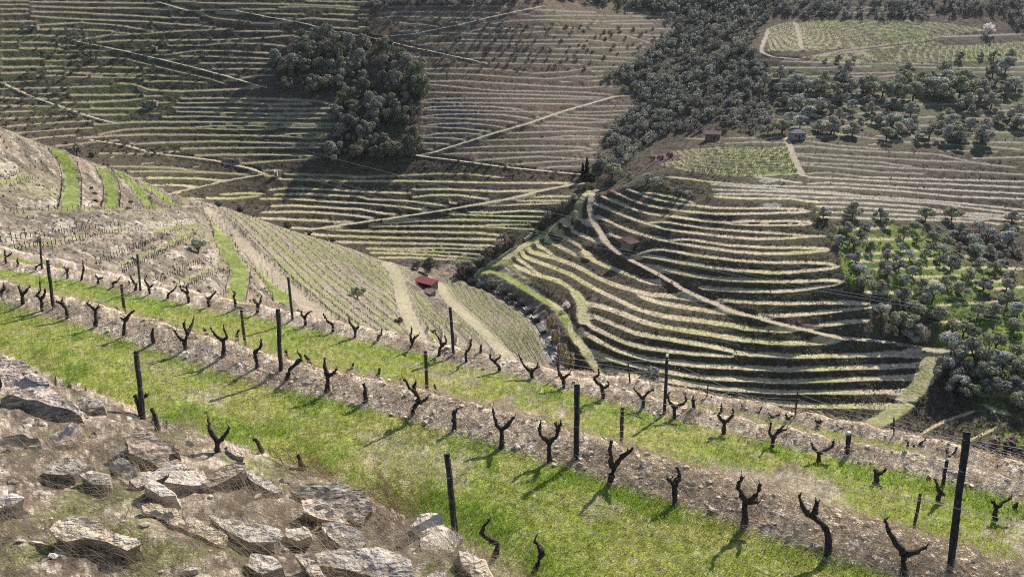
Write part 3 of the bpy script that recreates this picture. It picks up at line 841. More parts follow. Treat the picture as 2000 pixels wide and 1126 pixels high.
t_ = (NUU + .84) / 1.68 * (NB_ - 1); i_ = np.clip(t_.astype(int), 0, NB_ - 2); t_ = (t_ - i_)[:, None]
HY = yy_[i_] * (1 - t_) + yy_[i_ + 1] * t_; HX = NUU[:, None] * HY
HZ, HB, HA, HN, (N0, N1, N2, N3) = zn(HX, HY)
def nz(x, y):
    return zn(np.atleast_1d(np.asarray(x, float)), np.atleast_1d(np.asarray(y, float)))[0]
e1 = fbm(HX * .45, HY * .45, 81, 4); e2 = fbm(HX * 2.2, HY * 2.2, 82, 4); e3 = fbm(HX * 9, HY * 9, 83, 3); e4 = fbm(HX * 1.0, HY * 1.0, 84, 4)
def grassy(x, y, a, n, N):
    """0..1 how grassy, and 0..1 how lush"""
    n0, n1, n2, n3 = N
    q1 = fbm(x * .55 + 3, y * .55, 85, 4); q2 = fbm(x * 1.7, y * 1.7, 86, 3)
    bare = (.45 + .45 * (n > n1)) * sstep(.60, .72, q1 + .22 * (fbm(x * 4.5, y * 4.5, 88, 2) - .5) + .09 * sstep(-8, 0, a) * (n > n1) + .25 * (q2 - .5))
    edge_ = np.maximum(np.exp(-((n - (n2 - .75)) / .4) ** 2), .7 * np.exp(-((n - (n1 - .75)) / .35) ** 2))
    edge_ = np.maximum(edge_, .7 * np.exp(-((n - (n0 + .6)) / .4) ** 2))
    lush = np.clip(.75 * sstep(.49, .66, fbm(x * .8, y * .8 + 9, 87, 4)) * .7 + edge_ * .8 * (q2 > .42), 0, 1)
    return (1 - bare * (1 - .8 * edge_)), lush
g_, l_ = grassy(HX, HY, HA, HN, (N0, N1, N2, N3))
gcol = mix3(np.broadcast_to(cA(.22, .255, .05), HX.shape + (3,)), cA(.18, .27, .035), l_ * .8)
gcol = mix3(gcol, cA(.31, .28, .10), .5 * sstep(.5, .7, e4))
soil = mix3(np.broadcast_to(cA(.34, .285, .215), HX.shape + (3,)), cA(.22, .175, .125), sstep(.4, .65, e2))
gcol = mix3(gcol, soil, np.clip((1 - g_) + .35 * (e3 > .6), 0, 1))
bcol = mix3(np.broadcast_to(cA(.53, .44, .345), HX.shape + (3,)), cA(.38, .30, .225), sstep(.42, .62, e2))
bcol = mix3(bcol, cA(.66, .61, .54), sstep(.6, .72, e3) * .8)
bcol = mix3(bcol, cA(.26, .20, .155), .6 * sstep(.58, .7, e4))
bk = mix3(np.broadcast_to(cA(.27, .22, .17), HX.shape + (3,)), cA(.13, .10, .08), sstep(.4, .6, e2)); bk = mix3(bk, cA(.42, .37, .31), .8 * sstep(.56, .66, e3)); bk = mix3(bk, cA(.15, .17, .05), .6 * sstep(.55, .65, e4))
bcol = np.where((HN < N0)[..., None], bk, bcol)
ncol = mix3(gcol, bcol, HB) * (.45 + .7 * e3 + .4 * hash2(np.floor(HX * 38), np.floor(HY * 38), 4))[..., None]
m_near = mat('near_ground', attr='col', noise=[(9, .65, 1.35, 6), (45, .6, 1.4, 3)], bump=(26, .9, .04), rough=.95, spec=.1)
idn = np.arange(MU * MY).reshape(MU, MY)
FN = np.stack([idn[:-1, :-1], idn[1:, :-1], idn[1:, 1:], idn[:-1, 1:]], -1).reshape(-1, 4)
keep = (HN[:-1, :-1] < 31).ravel()
VN = np.stack([HX, HY, HZ], -1).reshape(-1, 3); CN = np.clip(ncol, .01, .8).reshape(-1, 3)
tz = np.where(HN < N0, 0, 1)[:-1, :-1].ravel()
def nsub(name, sel, label):
    f = FN[sel & keep]; u_, inv = np.unique(f, return_inverse=True)
    link(name, mesh_np(name, VN[u_], inv.reshape(-1, 4), m_near, CN[u_], smooth=True), kind='structure', label=label)
nsub('near_terraces', tz == 1, 'grassy vineyard terraces with stony edges below the viewer')
nsub('rocky_bank', tz == 0, 'stony bank with dry grass at lower left')

# ---- scatter helper: points on the near ground that the ground mesh carries
def scatter(count, cond, seed, ymax=38):
    r = np.random.default_rng(seed); out = []
    got = 0
    while got < count:
        u = r.uniform(-.80, .80, count * 2); y = np.sqrt(r.uniform(2.2 ** 2, ymax ** 2, count * 2)) if False else 1 / r.uniform(1 / ymax, 1 / 3.0, count * 2)
        x = u * y; z, b, a, n, N = zn(x, y); w = cond(x, y, a, n, N, b)
        k = r.uniform(0, 1, len(x)) < w
        P = np.stack([x, y, z, a, n], -1)[k]; out.append(P); got += len(P)
        if len(out) > 40: break
    return np.concatenate(out)[:count]
def blades(name, P, per, hmin, hmax, wid, spread, lean, c1, c2, seed, material, hs=None, label=None, cat=None, stuff=True, dirx=None):
    """tufts of single-triangle blades, one mesh"""
    r = np.random.default_rng(seed); n = len(P); m = n * per
    base = np.repeat(P[:, :3], per, 0).copy(); base[:, :2] += r.normal(0, spread, (m, 2))
    h = r.uniform(hmin, hmax, m) * (np.repeat(hs, per) if hs is not None else 1); t = r.uniform(0, 2 * pi, m)
    l = h * r.uniform(.2, 1, m) * lean; tip = base + np.stack([np.cos(t) * l, np.sin(t) * l, h], -1)
    dist = base[:, 1]; w = wid * r.uniform(.6, 1.4, m) * np.clip(dist / 14, .7, 2.2)
    s = np.stack([-np.sin(t + r.normal(0, .8, m)), np.cos(t), np.zeros(m)], -1); ax = np.array((1, .15, 0)); s = s * .4 + ax * .7
    mid = base * .45 + tip * .55 + np.stack([np.zeros(m), np.zeros(m), h * .12], -1)
    V = np.stack([base - s * w[:, None] * .5, base + s * w[:, None] * .5, mid + s * w[:, None] * .35, tip], 1).reshape(-1, 3)
    b = np.arange(m) * 4; Fc = np.concatenate([np.stack([b, b + 1, b + 2], -1), np.stack([b, b + 2, b + 3], -1)])
    mixv = np.repeat(r.uniform(0, 1, n), per) * .6 + r.uniform(0, .4, m)
    cc = np.asarray(c1)[None] * (1 - mixv[:, None]) + np.asarray(c2)[None] * mixv[:, None]; cc = cc * r.uniform(.5, 1.4, m)[:, None]
    me = mesh_np(name, V, Fc, material, np.repeat(cc, 4, 0), smooth=False)
    o = link(name, me, kind='stuff', label=label)
    return o
m_grass = mat('grass_blade', attr='col', rough=.55, spec=.3, trans=.45)
m_straw = mat('dry_straw', attr='col', rough=.7, spec=.2, trans=.15)
def c_grass(x, y, a, n, N, b):
    g, l = grassy(x, y, a, n, N); return (1 - b) * g * (n > N[0]) * (.45 + .55 * l) * (n < 26)
Pg = scatter(26000, c_grass, 11)
gg, ll = grassy(Pg[:, 0], Pg[:, 1], Pg[:, 3], Pg[:, 4], [edge(Pg[:, 3], k) for k in range(4)])
hi = ll > .55
blades('short_grass', Pg[~hi], 5, .03, .075, .010, .07, 1.1, (.205, .270, .040), (.36, .355, .11), 1, m_grass, label='short yellow green grass covering the near terraces')
blades('lush_grass', Pg[hi], 7, .04, .10, .010, .08, .8, (.13, .25, .028), (.24, .32, .05), 2, m_grass, label='taller bright green grass along the terrace edges')
def c_berm(x, y, a, n, N, b): return b * (n > N[0] + .1) * (n < 26)
Ps = scatter(15000, c_berm, 12)
# lying straws and twigs on the stony edges
def straws(name, P, per, lmin, lmax, wid, seed, c1, c2, lift, label, spread=.1):
    r = np.random.default_rng(seed); m = len(P) * per
    base = np.repeat(P[:, :3], per, 0).copy(); base[:, :2] += r.normal(0, spread, (m, 2)); base[:, 2] += r.uniform(0, .03, m)
    L = r.uniform(lmin, lmax, m); t = r.uniform(0, 2 * pi, m); dz = r.uniform(-.1, 1, m) * lift * L
    d = np.stack([np.cos(t) * L, np.sin(t) * L, dz], -1); bow = np.stack([r.normal(0, .12, m) * L, r.normal(0, .12, m) * L, np.abs(r.normal(0, .12, m)) * L + .01], -1)
    w = wid * np.clip(base[:, 1] / 14, .6, 1.8) * r.uniform(.6, 1.3, m); s = np.array((.55, 0, .8))[None] * w[:, None] * .5
    p0, p1, p2 = base, base + d * .5 + bow, base + d
    V = np.stack([p0 - s, p0 + s, p1 - s, p1 + s, p2], 1).reshape(-1, 3); b = np.arange(m) * 5
    Fc = np.concatenate([np.stack([b, b + 1, b + 3], -1), np.stack([b, b + 3, b + 2], -1), np.stack([b + 2, b + 3, b + 4], -1)])
    q = r.uniform(0, 1, m)[:, None]; cc = np.asarray(c1) * (1 - q) + np.asarray(c2) * q; cc = cc * r.uniform(.4, 1.2, m)[:, None]
    link(name, mesh_np(name, V, Fc, m_straw, np.repeat(cc, 5, 0), smooth=False), kind='stuff', label=label)
straws('dry_straw', Ps, 3, .10, .38, .010, 21, (.56, .46, .33), (.72, .62, .47), .22, 'dry straw and cut twigs lying on the stony terrace edges')
straws('grass_litter', scatter(5000, lambda x, y, a, n, N, b: (1 - b) * (n > N[0]) * (n < 26), 19), 2, .05, .22, .009, 23, (.34, .26, .15), (.58, .50, .33), .3, 'dead leaves and straw bits lying in the grass')
def c_bank(x, y, a, n, N, b): return (n < N[0] + .25) * (.25 + sstep(.38, .6, fbm(x * .8, y * .8, 91, 3))) * (a < -2)
Pb = scatter(7000, c_bank, 13, 22)
straws('dry_bank_grass', Pb, 9, .15, .55, .0085, 22, (.46, .37, .26), (.60, .53, .41), .75, 'dry tangled grass over the rocky bank', .13)
def c_bank2(x, y, a, n, N, b): return (n < N[0]) * (fbm(x * .7 + 5, y * .7, 92, 3) > .56)
Pb2 = scatter(700, c_bank2, 14, 22)
blades('bank_grass', Pb2, 12, .06, .22, .007, .09, .8, (.14, .20, .04), (.27, .30, .10), 3, m_grass, label='green grass tufts among the bank stones')
# small stones on the edges: one mass, too many to count
def ico(seed, flat=.6):
    r = np.random.default_rng(seed); t = (1 + 5 ** .5) / 2
    V = np.array([(-1, t, 0), (1, t, 0), (-1, -t, 0), (1, -t, 0), (0, -1, t), (0, 1, t), (0, -1, -t), (0, 1, -t), (t, 0, -1), (t, 0, 1), (-t, 0, -1), (-t, 0, 1)], float)
    V /= np.linalg.norm(V[0]); V *= r.uniform(.65, 1.15, (12, 1)); V[:, 2] *= flat; V[:, 0] *= r.uniform(1, 1.7)
    Fc = np.array([(0, 11, 5), (0, 5, 1), (0, 1, 7), (0, 7, 10), (0, 10, 11), (1, 5, 9), (5, 11, 4), (11, 10, 2), (10, 7, 6), (7, 1, 8), (3, 9, 4), (3, 4, 2), (3, 2, 6), (3, 6, 8), (3, 8, 9), (4, 9, 5), (2, 4, 11), (6, 2, 10), (8, 6, 7), (9, 8, 1)])
    return V, Fc
def stones(name, P, smin, smax, seed, label, c1, c2):
    r = np.random.default_rng(seed); Vs = []; Fs = []; Cs = []; b = 0; ic = [ico(k, r.uniform(.3, .7)) for k in range(12)]
    S = smin + (smax - smin) * r.uniform(0, 1, len(P)) ** 2.5
    for k, p in enumerate(P):
        V, Fc = ic[k % 12]; t = r.uniform(0, 2 * pi); c, s = cos(t), sin(t); ti = r.normal(0, .35)
        X = V * S[k]; X = np.stack([X[:, 0] * c - X[:, 1] * s, X[:, 0] * s + X[:, 1] * c, X[:, 2] + X[:, 0] * ti], -1) + p[:3] + (0, 0, S[k] * .2)
        Vs.append(X); Fs.append(Fc + b); b += 12; q = r.uniform(); cc = (np.asarray(c1) * (1 - q) + np.asarray(c2) * q) * r.uniform(.75, 1.2); Cs.append(np.tile(cc, (12, 1)))
    link(name, mesh_np(name, np.concatenate(Vs), np.concatenate(Fs), m_stone, np.concatenate(Cs), smooth=False), kind='stuff', label=label)
m_stone = mat('schist_chips', attr='col', noise=[(12, .75, 1.25, 4)], rough=.85, spec=.25)
stones('edge_stones', scatter(5200, c_berm, 15), .012, .075, 5, 'loose schist chips along the terrace edges', (.46, .38, .30), (.68, .60, .50))
stones('bank_stones', scatter(900, lambda x, y, a, n, N, b: (n < N[0]) * (a < -2), 16, 22), .02, .13, 6, 'loose stones scattered over the rocky bank', (.36, .30, .24), (.60, .54, .46))
# ------------------------------------------------------------------ vines and posts of the near rows
_yy = np.concatenate([np.linspace(2, 45, 2200)])
def near_hit(px, py):
    u, s = us(px, py); z = zn(u * _yy, _yy)[0]; k = np.argmax(z >= s * _yy)
    y = _yy[max(k, 1)]; return np.array((u * y, y, s * y))
def n_hit(px, py, off, row):
    """point on the sight line that lies `off` metres beyond terrace edge `row`"""
    u, s = us(px, py); a, n = an(u * _yy, _yy); k = np.argmin(np.abs(n - (edge(a, row) + off))); y = _yy[k]; return np.array((u * y, y, s * y))
ZN.update(P=(0, 480, 5.0), Q=(350, 560, 5.0), R=(700, 620, 5.0), S=(1050, 680, 5.0), T=(1350, 740, 5.0), U=(1600, 800, 3.455), Y=(700, 660, 2.416), G=(1300, 660, 2.416), W=(0, 660, 2.416))
VINES = '''
3|P60,170 55,110;55,110 45,70 40,35;55,110 90,85 105,65
3|P170,205 175,160;175,160 165,120
3|P345,240 350,205;350,205 385,185
3|P660,320 655,250;655,250 640,220 605,205;655,250 680,215
3|P790,345 810,250;810,250 825,210 825,170
3|P955,380 960,325;960,325 940,285;960,325 1000,310
3|P1105,410 1105,355;1105,355 1140,350 1175,315
3|P1260,385 1260,340
3|P1310,440 1325,385 1300,350;1300,350 1280,290;1325,385 1340,365
3|P1465,475 1455,410;1455,410 1430,370 1405,330 1425,290;1455,410 1485,380
3|P1640,515 1640,470;1640,470 1690,425 1715,385
3|P1845,560 1835,490 1820,455;1820,455 1770,430 1750,395;1835,460 1805,385
3|Q295,195 285,150 290,120;290,120 265,105;290,120 335,75 365,45
3|Q560,210 545,140 530,100;530,100 540,65 520,45
3|Q765,250 770,185;770,185 745,150 725,120;770,185 795,140 805,90
3|Q1240,375 1225,300;1225,300 1190,265 1195,230;1225,300 1250,255 1290,240
3|Q1500,440 1500,370;1500,370 1450,335 1415,290 1410,260
3|Q1715,500 1720,415;1720,415 1675,350 1665,310;1720,415 1755,385
3|Q1940,520 1945,480;1945,480 1970,465 1985,410
3|R505,300 525,235;525,235 510,190 520,105;525,235 560,190 595,165
3|R780,375 795,310 815,270;815,270 800,220 760,150;815,270 855,240 850,175
3|R1055,435 1050,350;1050,350 1095,280 1105,210
3|R1200,345 1195,265
3|R1380,525 1370,480 1330,430;1330,430 1295,400 1290,360;1330,430 1380,380
3|R1695,595 1690,525;1690,525 1620,475 1590,410 1565,360;1690,525 1740,485 1755,440
3|S265,390 245,310 225,270;225,270 205,200 195,100;245,290 320,245
3|S645,490 630,385 580,330;580,330 550,290 590,250 585,190;630,385 680,370 695,325
3|S1035,580 1035,495;1035,495 990,445 940,395;1035,495 1060,440 1130,400
3|S1340,680 1340,580;1340,580 1290,520 1275,470 1290,440;1340,580 1400,550 1450,520 1455,460
3|S1535,590 1520,510;1520,510 1510,475
3|S1825,835 1825,720;1825,720 1775,670 1800,600 1800,560;1825,720 1890,680 1925,600
3|T800,665 800,570;800,570 765,530 770,420;800,570 850,515 935,490;860,510 900,460
3|T1255,800 1250,720;1250,720 1200,680 1185,625;1250,720 1330,690 1390,650 1395,610
3|T1825,1000 1810,930 1800,880;1820,930 1880,895 1890,875
3|U805,610 815,545;815,545 790,510 770,460;815,545 845,580
3|U1190,740 1195,650;1195,650 1175,620;1195,650 1230,635 1305,595
3|U1310,670 1335,620
4|T590,430 600,375;600,375 575,320 505,265;600,375 645,325 680,270
4|T790,390 800,375;800,375 750,335;800,375 860,345
4|T930,420 940,395;940,395 915,340;940,395 1000,355
4|T1185,560 1195,475
4|T1235,440 1240,430;1240,430 1215,400;1240,430 1265,410
4|T1500,630 1500,530;1500,530 1480,490 1435,460;1500,530 1540,500
4|T1840,700 1870,610;1870,610 1890,550
4|U655,315 650,260;650,260 640,240;650,260 690,225 725,205
4|U590,245 605,215
4|U785,290 800,265
4|U865,385 870,325;870,325 850,265;870,325 910,295 940,255
4|U1185,435 1205,370
2|P15,490 15,440;15,440 35,410 15,365
2|P215,580 220,480;220,480 195,400;220,480 250,430 275,395
2|P410,640 400,520;400,520 360,475 385,430 370,350;400,520 440,480 455,425
2|P660,705 650,630 615,570;615,570 560,540;615,570 590,525
2|P930,795 935,690 930,625;930,625 885,590 860,555;930,625 980,590
2|P1215,885 1210,790 1225,730;1225,730 1190,710;1225,720 1260,665 1300,630
2|P1505,945 1490,860 1490,800
2|P1805,1015 1805,930 1830,860;1805,930 1750,890 1715,820;1830,860 1850,790 1865,710;1830,860 1805,750
2|Q420,685 430,560 425,520;425,520 370,480 330,425;425,520 470,490 445,400
2|Q760,790 755,720 730,650;730,650 790,590 800,520
2|Q1040,915 1080,810 1150,740;1150,740 1190,700 1150,650
2|Q1420,1035 1450,930 1445,860;1445,860 1420,780 1410,695;1450,880 1510,835 1530,800
2|Q1820,1125 1815,1010 1800,940
2|R510,960 545,880 590,830;590,830 570,730 510,680 465,590;545,700 560,630;590,830 650,800 670,780
2|R925,1105 940,1000 930,920;930,920 955,905
2|Y675,515 678,430;678,430 650,400 632,340;678,430 710,400 735,370
2|Y905,585 900,490;900,490 860,450 855,400;900,490 940,455 930,395;935,440 955,405
2|Y1175,690 1200,620 1245,560;1245,560 1295,510;1200,610 1185,540 1190,475
2|Y1495,795 1490,690;1490,690 1455,660;1490,690 1520,650 1510,615
2|G370,900 380,770;380,770 335,700 345,640;380,770 430,730 435,680;385,770 440,775
2|G760,1035 765,920 690,840;690,840 650,800 640,745;690,840 715,800 715,770
2|G1130,1126 1125,1020;1125,1020 1080,930 1065,880;1125,1020 1200,1000 1235,985
5|P1155,635 1135,610 1125,595
5|P1510,730 1505,690
5|P1560,750 1580,705
5|P1725,795 1735,775
5|Q270,470 250,420 235,395
5|Q565,515 565,460 585,420
5|Q1045,655 1045,620
5|Q1270,730 1240,690 1225,665
5|Q1630,840 1680,800 1700,745
5|Q1930,890 1950,850 1955,790
5|R190,585 205,540 205,490
5|R420,655 410,590
5|R790,770 750,710 740,650
5|R1180,885 1175,850
5|R1265,885 1285,850
5|Y1130,500 1080,460
5|Y1350,570 1325,530 1310,505
5|Y1565,640 1565,605
5|G930,940 945,915
1|W745,440 735,380 715,330
1|W668,375 650,300 635,268;650,300 690,265
1|W1030,540 1025,490;1025,490 985,430 975,385;1025,490 1060,460 1075,420
1|W1240,545 1215,490 1195,475
1|W1440,620 1415,580 1410,545
1|Y640,1040 660,970;660,970 600,930 585,890 625,840
1|Y815,1090 870,1010;870,1010 840,960
'''
m_vine = mat('vine_bark', (.050, .040, .033), rough=.9, noise=[(28, .3, 2.1, 6)], bump=(45, 1.0, .04), spec=.25)
m_post = mat('tarred_post', (.027, .025, .023), rough=.8, noise=[(14, .4, 2.2, 5)], bump=(40, .8, .02), spec=.3)
m_wire = mat('wire', (.42, .41, .40), rough=.45, spec=.5)
m_pale = mat('pale_rag', (.72, .70, .66), rough=.8)
ORD = ['first', 'second', 'third', 'fourth', 'fifth', 'sixth', 'seventh', 'eighth', 'ninth', 'tenth', 'eleventh', 'twelfth', 'thirteenth', 'fourteenth', 'fifteenth', 'sixteenth', 'seventeenth', 'eighteenth', 'nineteenth', 'twentieth',
       'twenty-first', 'twenty-second', 'twenty-third', 'twenty-fourth', 'twenty-fifth', 'twenty-sixth', 'twenty-seventh', 'twenty-eighth', 'twenty-ninth', 'thirtieth', 'thirty-first', 'thirty-second', 'thirty-third', 'thirty-fourth', 'thirty-fifth', 'thirty-sixth', 'thirty-seventh', 'thirty-eighth', 'thirty-ninth', 'fortieth']
ROWN = {1: 'along the foot of the rocky bank', 2: 'on the middle stony edge', 3: 'on the farther stony edge', 4: 'on the outermost edge at right', 5: 'peeking over the middle stony edge'}
def curve(pts, k):
    P = np.array(pts); n = len(P); P = np.r_[P[:1] * 2 - P[1:2], P, P[-1:] * 2 - P[-2:-1]]; out = []
    for i in range(1, n):
        p0, p1, p2, p3 = P[i - 1], P[i], P[i + 1], P[i + 2]
        for t in np.linspace(0, 1, k, endpoint=False):
            out.append(.5 * ((2 * p1) + (-p0 + p2) * t + (2 * p0 - 5 * p1 + 4 * p2 - p3) * t * t + (-p0 + 3 * p1 - 3 * p2 + p3) * t ** 3))
    out.append(P[-2]); return out
vl = {}
for r in VINES.strip().split('\n'):
    row, p = r.split('|'); row = int(row); z = None; segs = []
    for sgm in p.split(';'):
        if sgm[0].isalpha(): zl = sgm[0]
        else: sgm = zl + sgm
        segs.append(trace(sgm))
    vl.setdefault(row, []).append(segs)
vr = random.Random(5)
for row, L_ in vl.items():
    L_.sort(key=lambda s: s[0][0][0])
    for k, segs in enumerate(L_):
        bx, by = segs[0][0]
        if row == 5: G_ = n_hit(bx, by, 2.0, 1)
        elif row == 4: G_ = n_hit(bx, by, -.15, 3)
        elif row == 3: G_ = near_hit(bx, by)
        else: G_ = near_hit(bx, by)
        zc = G_[1] * CP - G_[2] * SP
        ground_z = nz(G_[0], G_[1])[0]
        narm = len(segs) - 1
        kindw = ('bare single dark vine stump' if narm == 0 else 'one-armed gnarled dark vine' if narm == 1 else 'two-armed gnarled dark vine' if narm == 2 else 'many-armed gnarled dark vine')
        if row == 5: kindw = 'dark vine tip'
        o = thing('grape_vine', '%s, %s from the left %s' % (kindw, ORD[k], ROWN[row]), 'vine', (G_[0], G_[1], min(G_[2], ground_z)), 'old vines of the near rows')
        org = np.array(o.location)
        sc_ = zc / 14.0; rb = .050 if row != 4 else .045
        tilt = vr.uniform(-.25, .25)
        def lift(P, d0, sgn):
            out = []
            for i, (x, y) in enumerate(P):
                h = (by - y) / F * zc
                out.append(np.array(pt(x, y, zc + d0 + sgn * max(h - .15, 0) * .35)) - org)
            return out
        W_ = lift(segs[0], 0, tilt)
        if row == 5 or row == 4:                                  # the foot stands lower, behind the edge
            W_ = [np.array((W_[0][0] + vr.uniform(-.05, .05), W_[0][1] + .05, ground_z - org[2] - .05))] + W_
        else: W_[0] = W_[0] + np.array((0, 0, -.12))
        pts = curve(W_, 4); n = len(pts); pts = [p + np.array((vr.gauss(0, .009), vr.gauss(0, .009), 0)) for p in pts]
        rad = [rb * (1.45 if i == 0 else 1.15 - .35 * i / n) * vr.uniform(.85, 1.2) for i in range(n)]
        if narm == 0: rad = [q * (1 - .25 * i / n) for i, q in enumerate(rad)]
        mb = MB(); mb.tube(pts, rad, 9, True, .24, vr)
        mb.obj('trunk', m_vine, o, smooth=True)
        ends = W_[-1]
        for j, A_ in enumerate(segs[1:]):
            sg = vr.choice((-1, 1)) * vr.uniform(.3, 1.0)
            P_ = lift(A_, 0, tilt); base_h = P_[0][2]
            P_ = [p + np.array((0, sg * max(p[2] - base_h, 0) * .5, sg * max(p[2] - base_h, 0) * .5 * -.35)) for p in P_]
            pts = curve(P_, 4); n = len(pts); pts = [p + np.array((vr.gauss(0, .010), vr.gauss(0, .010), vr.gauss(0, .005))) for p in pts]
            rad = [(rb * .78 * (1 - i / n) + .016 + .010 * (i == n - 1)) * vr.uniform(.8, 1.25) for i in range(n)]
            mb = MB(); mb.tube(pts, rad, 7, True, .24, vr)
            # a pruned spur or two
            for q in range(vr.choice((1, 2, 2))):
                i = vr.randrange(max(1, n // 2), n); d = np.array((vr.uniform(-1, 1), vr.uniform(-1, 1), 1.4)); d = d / np.linalg.norm(d) * vr.uniform(.05, .12)
                mb.tube([pts[i], pts[i] + d], [.014, .009], 5)
            if vr.random() < .6:
                d = np.array((vr.uniform(-.5, .5), vr.uniform(-.5, .5), 1)) * vr.uniform(.08, .2); mb.tube([pts[-1], pts[-1] + d * .5 + np.array((vr.gauss(0, .02), 0, 0)), pts[-1] + d], [.010, .007, .005], 4)
            mb.obj('arm', m_vine, o, smooth=True)
POSTS = '''
3|78,466 81,527|.045
2|93,508 104,607|.050
6|237,555 241,608|.050
3|268,497 274,570|.045
6|471,605 478,665|.045
3|563,541 572,627|.048
2|543,603 548,728|.056
3|879,600 887,693|.052
6|831,685 835,768|.046
2|1127,750 1126,902|.058
3|1303,695 1298,812|.046
6|1216,795 1213,888|.046
4|1227,708 1231,765|.03
4|1383,748 1379,797|.022
4|1558,765 1551,826|.026
4|1746,814 1745,867|.024
3|1658,846 1657,890|.06
2|1888,843 1853,1140|.055
6|1798,963 1777,1070|.028
3|1849,897 1842,950|.040
1|266,685 279,818|.058
1|873,885 892,1052|.056
3|1090,694 1092,737|.028
'''
PROWN = {1: 'at the foot of the rocky bank', 2: 'on the middle stony edge', 3: 'on the farther stony edge', 4: 'on the outermost edge', 6: 'standing below and behind the middle stony edge'}
ptop = {}
pl = {}
for r in POSTS.strip().split('\n'):
    row, p, w = r.split('|'); (tx, ty), (bx, by) = trace('X' + p); pl.setdefault(int(row), []).append((tx, ty, bx, by, float(w)))
for row, L_ in pl.items():
    L_.sort()
    for k, (tx, ty, bx, by, w) in enumerate(L_):
        if row == 6: G_ = n_hit(bx, by, 2.1, 1)
        elif row == 4: G_ = n_hit(bx, by, .1, 3)
        elif by > 1126: G_ = n_hit(bx, by, 0.0, 1)
        else: G_ = near_hit(bx, by)
        zc = G_[1] * CP - G_[2] * SP; gzz = nz(G_[0], G_[1])[0]
        T_ = np.array(pt(tx, ty, zc + .1))
        B_ = np.array((G_[0], G_[1], min(G_[2], gzz) - .25))
        if row in (4, 6): B_ = np.array((G_[0], G_[1], gzz - .2))
        hgt = T_[2] - gzz
        size = 'tall thick' if w > .054 else 'thin' if w < .035 else 'slim'
        lab = '%s dark vineyard post, %s from the left %s' % (size, ORD[k], PROWN[row])
        if len(L_) and bx == 1853: lab = 'tallest dark vineyard post, at the lower right corner'
        o = thing('vineyard_post', lab, 'post', (G_[0], G_[1], min(G_[2], gzz)), 'dark vineyard posts of the near rows'); org = np.array(o.location)
        mb = MB(); a_, b_ = B_ - org, T_ - org
        pts = [a_ + (b_ - a_) * t + np.array((vr.gauss(0, .004), vr.gauss(0, .004), 0)) for t in np.linspace(0, 1, 9)]
        mb.tube(pts, [w * vr.uniform(.94, 1.06) for _ in pts], 8, True, .07, vr)
        mb.obj('shaft', m_post, o)
        ties = []
        for t in (.45, .72, .95):
            c = a_ + (b_ - a_) * (1 - (1 - t) * hgt / max(b_[2] - a_[2], .1)); mb = MB(); mb.tube([c - (0, 0, .004), c + (0, 0, .004)], w * 1.06, 8)
            mb.obj('wire_tie', m_wire, o); ties.append(c + org)
        ptop.setdefault(row, []).append(ties)
        if (tx, ty) == (1303, 695) or (bx, by) == (1657, 890):
            mb = MB(); mb.tube([b_ + (0, 0, -.01), b_ + (0, 0, .05)], [w * 1.15, w * .8], 7, True, .15, vr); mb.obj('cap', m_pale, o)
# trellis wires
WN = {1: 'along the foot of the rocky bank', 2: 'along the middle stony edge', 3: 'along the farther stony edge', 4: 'along the outermost edge', 6: 'just behind the middle stony edge'}
HL = ('low', 'middle', 'top')
for row, L_ in ptop.items():
    for lv in (0, 1, 2):
        if row in (1,) and lv == 0: continue
        pts = [t[lv] for t in L_]; pts.sort(key=lambda p: p[0])
        d0 = pts[0] - pts[1]; d1 = pts[-1] - pts[-2]; pts = [pts[0] + d0 / np.linalg.norm(d0) * 4] + pts + [pts[-1] + d1 / np.linalg.norm(d1) * 7]
        Q = []
        for a, b in zip(pts[:-1], pts[1:]):
            for t in np.linspace(0, 1, 6, endpoint=False): Q.append(a + (b - a) * t - np.array((0, 0, .12 * 4 * t * (1 - t))))
        Q.append(pts[-1]); mb = MB(); mb.tube(Q, .0042, 4)
        o = mb.obj('trellis_wire', m_wire, label='%s thin trellis wire strung %s' % (HL[lv], WN[row]), category='wire', group='trellis wires')
# power cables over the valley
CAB = ['0,122 98,150 350,224 630,301 783,345 1009,400 1226,451 1420,490 1639,533 2050,615',
       '0,171 175,224 350,270 525,318 755,385 1007,445 1207,484 1382,519 1557,552 1750,585 2050,633',
       '0,176 175,231 350,278 525,326 755,392 1007,451 1207,490 1382,526 1557,559 1750,592 2050,642']
for k, c in enumerate(CAB):
    P = np.array([tuple(map(float, q.split(','))) for q in c.split()]); X = np.linspace(0, 2050, 60)
    cf = np.polyfit(P[:, 0], P[:, 1], 3); Yp = np.polyval(cf, X)
    pts = [np.array(pt(x, y, 322 - .078 * x)) for x, y in zip(X, Yp)]
    mb = MB(); mb.tube(pts, .035, 5)
    mb.obj('power_cable', mat('cable_metal_%d' % k, (.55, .54, .52), rough=.4, spec=.6), label=['highest pale power cable sagging across the valley', 'middle pale power cable sagging across the valley', 'lowest pale power cable sagging across the valley'][k], category='cable', group='power cables')
